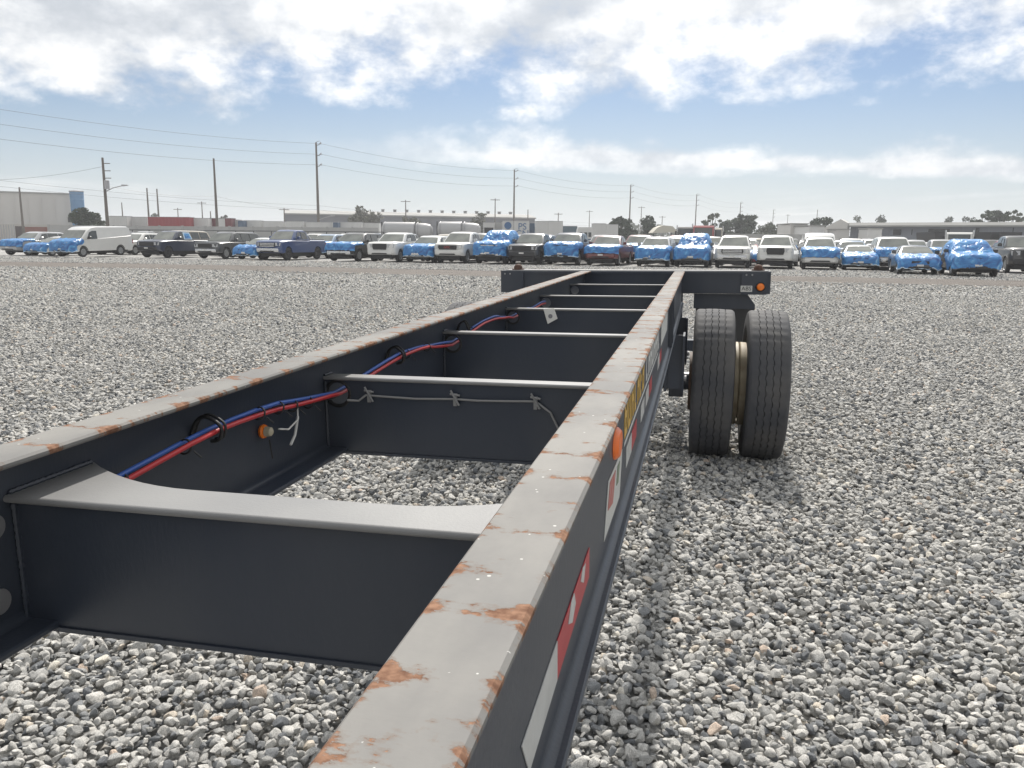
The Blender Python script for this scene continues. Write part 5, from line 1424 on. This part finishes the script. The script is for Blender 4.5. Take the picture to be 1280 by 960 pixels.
# camper and canopy
D = 100
root = empty('camper', (gx(731, D), D, 0)); tag(root, 'white camper trailer with small windows behind the dark red pickup', 'camper')
z = at(731, 284, D).z
MB().prism([(-.95, .6), (.95, .6), (.98, z * .6), (.9, z - .1), (.8, z), (-.8, z), (-.95, z * .8)], 0, 2.2, 'y').obj('body', M_tw_, root)
for x in (-.5, .1, .6): MB().box(x - .18, x + .18, -.03, -.001, z * .62, z * .8).obj('window', M_glass, root)
MB().box(-.94, .94, -.02, -.0005, z * .5, z * .55).obj('stripe', M_tblue, root)
for s in (-1, 1):
    o = link('wheel', car_meshes('sedan')['tyre'], M_ctyre, root, (s * .3, .1, .34), (0, 0, math.pi / 2))
D = 120
root = empty('canopy', (gx(830, D), D, 0)); tag(root, 'pale fabric canopy on posts left of the semi trucks', 'canopy')
z = at(826, 283, D).z
MB().prism([(-1.7, z - .9), (-1.0, z - .15), (-.2, z + .15), (1.2, z + .05), (1.9, z - .7), (1.9, z - .8), (-1.7, z - 1.0)], 0, 4, 'y').obj('cover', pmat('canopy_cream', (.45, .43, .37), .8), root)
for x in (-1.6, 1.8):
    for y in (.1, 3.9): MB().box(x - .05, x + .05, y - .05, y + .05, 0, z - .8).obj('post', M_post, root)


# --- trees
def leaf_mat(nm, c):
    mt = add_noise(pmat(nm, c, .75, spec=.2), .6, .7, tuple(x * .45 for x in c), lo=.4, hi=.65); return mt


M_leaf = [leaf_mat('leaf_dark', (.060, .082, .050)), leaf_mat('leaf_mid', (.085, .105, .062)), leaf_mat('leaf_olive', (.115, .118, .08))]
M_bark = add_noise(pmat('bark', (.09, .075, .062), .9), 6, .5, (.05, .042, .035))


def tree(px, yt, D, hw_px, lab, mt, seed, clumps=26, lpc=70, trunk=.45, flat=.75, leaf=.26, sparse=False, group='trees beyond the lot', name='tree'):
    r = random.Random(seed); top = at(px, yt, D).z; W = hw_px * D / F
    root = empty(name, (gx(px, D), D, 0)); tag(root, lab, 'tree', group)
    cz = top * (1 + trunk) / 2; ch = top * (1 - trunk) / 2
    tk = MB(); tk.tube([(0, 0, 0), (r.uniform(-.1, .1), 0, top * .3), (r.uniform(-.2, .2), 0, top * .62), (0, 0, top * .9)], [top * .028, top * .022, top * .014, top * .004], 7)
    cl = []
    for k in range(clumps):
        while True:
            p = Vector((r.uniform(-1, 1), r.uniform(-1, 1), r.uniform(-1, 1)))
            if .25 < p.length < 1: break
        p.normalize(); p *= r.uniform(.45, .98)
        cl.append((Vector((p.x * W, p.y * W * .8, cz + p.z * ch)), r.uniform(.20, .38) * max(W, ch) * (.8 if sparse else 1)))
    for c, _ in cl[::2]:
        s = Vector((0, 0, top * r.uniform(.25, .6))); md_ = s.lerp(c, .55) + Vector((0, 0, -.05 * top))
        tk.tube([s, md_, c], [top * .011, top * .007, top * .002], 5)
    tk.obj('trunk', M_bark, root, smooth=60)
    n = clumps * lpc
    V = np.zeros((n * 4, 3)); i = 0
    rg = np.random.default_rng(seed)
    for c, rad in cl:
        d = rg.normal(size=(lpc, 3)); d /= np.linalg.norm(d, axis=1, keepdims=True); d *= rad * rg.uniform(.3, 1.0, (lpc, 1)) ** .6; d[:, 2] *= flat
        ctr = np.array(c) + d
        a = rg.normal(size=(lpc, 3)); a /= np.linalg.norm(a, axis=1, keepdims=True); b = np.cross(a, rg.normal(size=(lpc, 3))); b /= np.linalg.norm(b, axis=1, keepdims=True)
        s = leaf * (1 + D / 450) * rg.uniform(.5, 1.2, (lpc, 1))
        V[i * 4::4][:lpc] = ctr - a * s; V[i * 4 + 1::4][:lpc] = ctr - b * s * .6; V[i * 4 + 2::4][:lpc] = ctr + a * s; V[i * 4 + 3::4][:lpc] = ctr + b * s * .6
        i += lpc
    me = bpy.data.meshes.new('crown'); me.vertices.add(n * 4); me.vertices.foreach_set('co', V.ravel())
    me.loops.add(n * 4); me.loops.foreach_set('vertex_index', np.arange(n * 4)); me.polygons.add(n); me.polygons.foreach_set('loop_start', np.arange(n) * 4); me.polygons.foreach_set('loop_total', np.full(n, 4))
    me.materials.append(None); me.update(calc_edges=True)
    link('crown', me, mt, root); return root


tree(108, 258, 140, 14, 'dark spreading bush-like tree between the blue silo and the leaning pole', M_leaf[0], 1, 30, 90, .1)
tree(122, 266, 142, 9, 'low scraggly tree against the leaning pole', M_leaf[1], 2, 18, 60, .15)
tree(193, 267, 300, 9, 'small rounded tree behind the red container', M_leaf[1], 3, 14, 50)
tree(284, 265, 260, 7, 'thin bare-looking tree right of the plain tall pole', M_leaf[2], 4, 14, 30, .35, sparse=True)
tree(456, 258, 215, 22, 'broad olive tree in front of the long grey warehouse', M_leaf[2], 5, 30, 70, .2)
tree(512, 268, 214, 12, 'low olive tree at the wall of the long grey warehouse', M_leaf[2], 6, 18, 60, .15)
tree(600, 268, 220, 16, 'olive tree at the far end of the long grey warehouse', M_leaf[2], 7, 20, 60, .15)
tree(775, 268, 160, 17, 'dense dark tree behind the white box trailers', M_leaf[0], 8, 34, 90, .1)
tree(790, 279, 160, 10, 'low dark shrub tree at the foot of the dense dark tree', M_leaf[0], 9, 18, 70, .05)
tree(810, 272, 170, 11, 'pointed dark tree left of the canopy', M_leaf[0], 10, 24, 80, .08)
tree(889, 263, 200, 12, 'tall open-crowned tree with bare limbs right of the red truck', M_leaf[1], 11, 16, 34, .45, sparse=True)
tree(912, 274, 190, 22, 'wide dark tree below the open-crowned one', M_leaf[0], 12, 34, 90, .1)
tree(932, 262, 190, 13, 'tall dark double-topped tree behind the white pickups', M_leaf[0], 13, 26, 70, .3)
tree(965, 279, 200, 26, 'long low dark clump of trees left of the white sheds', M_leaf[1], 14, 34, 80, .05)
tree(1024, 271, 180, 14, 'round dark tree rising behind the white sheds', M_leaf[0], 15, 30, 90, .1)
tree(1072, 269.5, 260, 9, 'small flat-topped tree over the left end of the workshop roof', M_leaf[1], 16, 16, 60, .2)
tree(1098, 269, 250, 11, 'rounded dark tree over the workshop roof', M_leaf[0], 17, 18, 60, .2)
tree(1182, 271, 260, 8, 'lone small tree over the middle of the workshop roof', M_leaf[0], 18, 14, 60, .2)
tree(1208, 272, 260, 12, 'low dark tree over the workshop roof beside the tall pines', M_leaf[0], 19, 16, 60, .2)
tree(1224, 264, 170, 14, 'leaning dark pine with a broad crown over the workshop', M_leaf[0], 20, 18, 60, .35, .5)
tree(1243, 258.5, 170, 15, 'tallest flat-crowned pine over the workshop', M_leaf[0], 21, 22, 60, .45, .5)
tree(1262, 261, 175, 12, 'open flat-crowned pine right of the tallest one', M_leaf[1], 22, 18, 50, .45, .5, sparse=True)
tree(1276, 266, 205, 10, 'dark pine at the end of the group over the workshop', M_leaf[0], 23, 14, 50, .4, .5)

# far wood line that closes the view: reads as one mass
r2 = np.random.default_rng(5); n = 26000
xx = r2.uniform(-330, 420, n); prof = 6.2 + 1.9 * np.sin(xx * .031) + 1.2 * np.sin(xx * .11 + 1) + .9 * np.sin(xx * .37)
prof = np.maximum(prof, 1.6)
zz = prof * r2.uniform(0, 1, n) ** .6; yy_ = 400 + r2.uniform(-8, 8, n) - .10 * xx
ctr = np.stack([xx, yy_, zz], 1); a = r2.normal(size=(n, 3)); a /= np.linalg.norm(a, axis=1, keepdims=True); b = np.cross(a, r2.normal(size=(n, 3))); b /= np.linalg.norm(b, axis=1, keepdims=True)
s = r2.uniform(.4, 1.1, (n, 1)); V = np.stack([ctr - a * s, ctr - b * s * .7, ctr + a * s, ctr + b * s * .7], 1).reshape(-1, 3)
me = bpy.data.meshes.new('far_wood'); me.vertices.add(n * 4); me.vertices.foreach_set('co', V.ravel()); me.loops.add(n * 4); me.loops.foreach_set('vertex_index', np.arange(n * 4)); me.polygons.add(n); me.polygons.foreach_set('loop_start', np.arange(n) * 4); me.polygons.foreach_set('loop_total', np.full(n, 4)); me.materials.append(None); me.update(calc_edges=True)
tag(link('far_wood', me, M_leaf[1]), 'distant line of trees closing the horizon', 'wood', kind='stuff')

# ---------------------------------------------------------------- humid air
hz = MB().box(-900, 900, -900, 900, -1.2, 23.5)
hm = bpy.data.materials.new('humid_air'); hm.use_nodes = True; hn = hm.node_tree.nodes; hn.clear()
ho = hn.new('ShaderNodeOutputMaterial'); hv = hn.new('ShaderNodeVolumePrincipled')
hv.inputs['Color'].default_value = (.93, .95, 1, 1); hv.inputs['Density'].default_value = .0006; hv.inputs['Anisotropy'].default_value = .3
hm.node_tree.links.new(hv.outputs[0], ho.inputs['Volume'])
tag(hz.obj('haze', hm), 'thin humid haze over the lot', 'haze', kind='stuff')
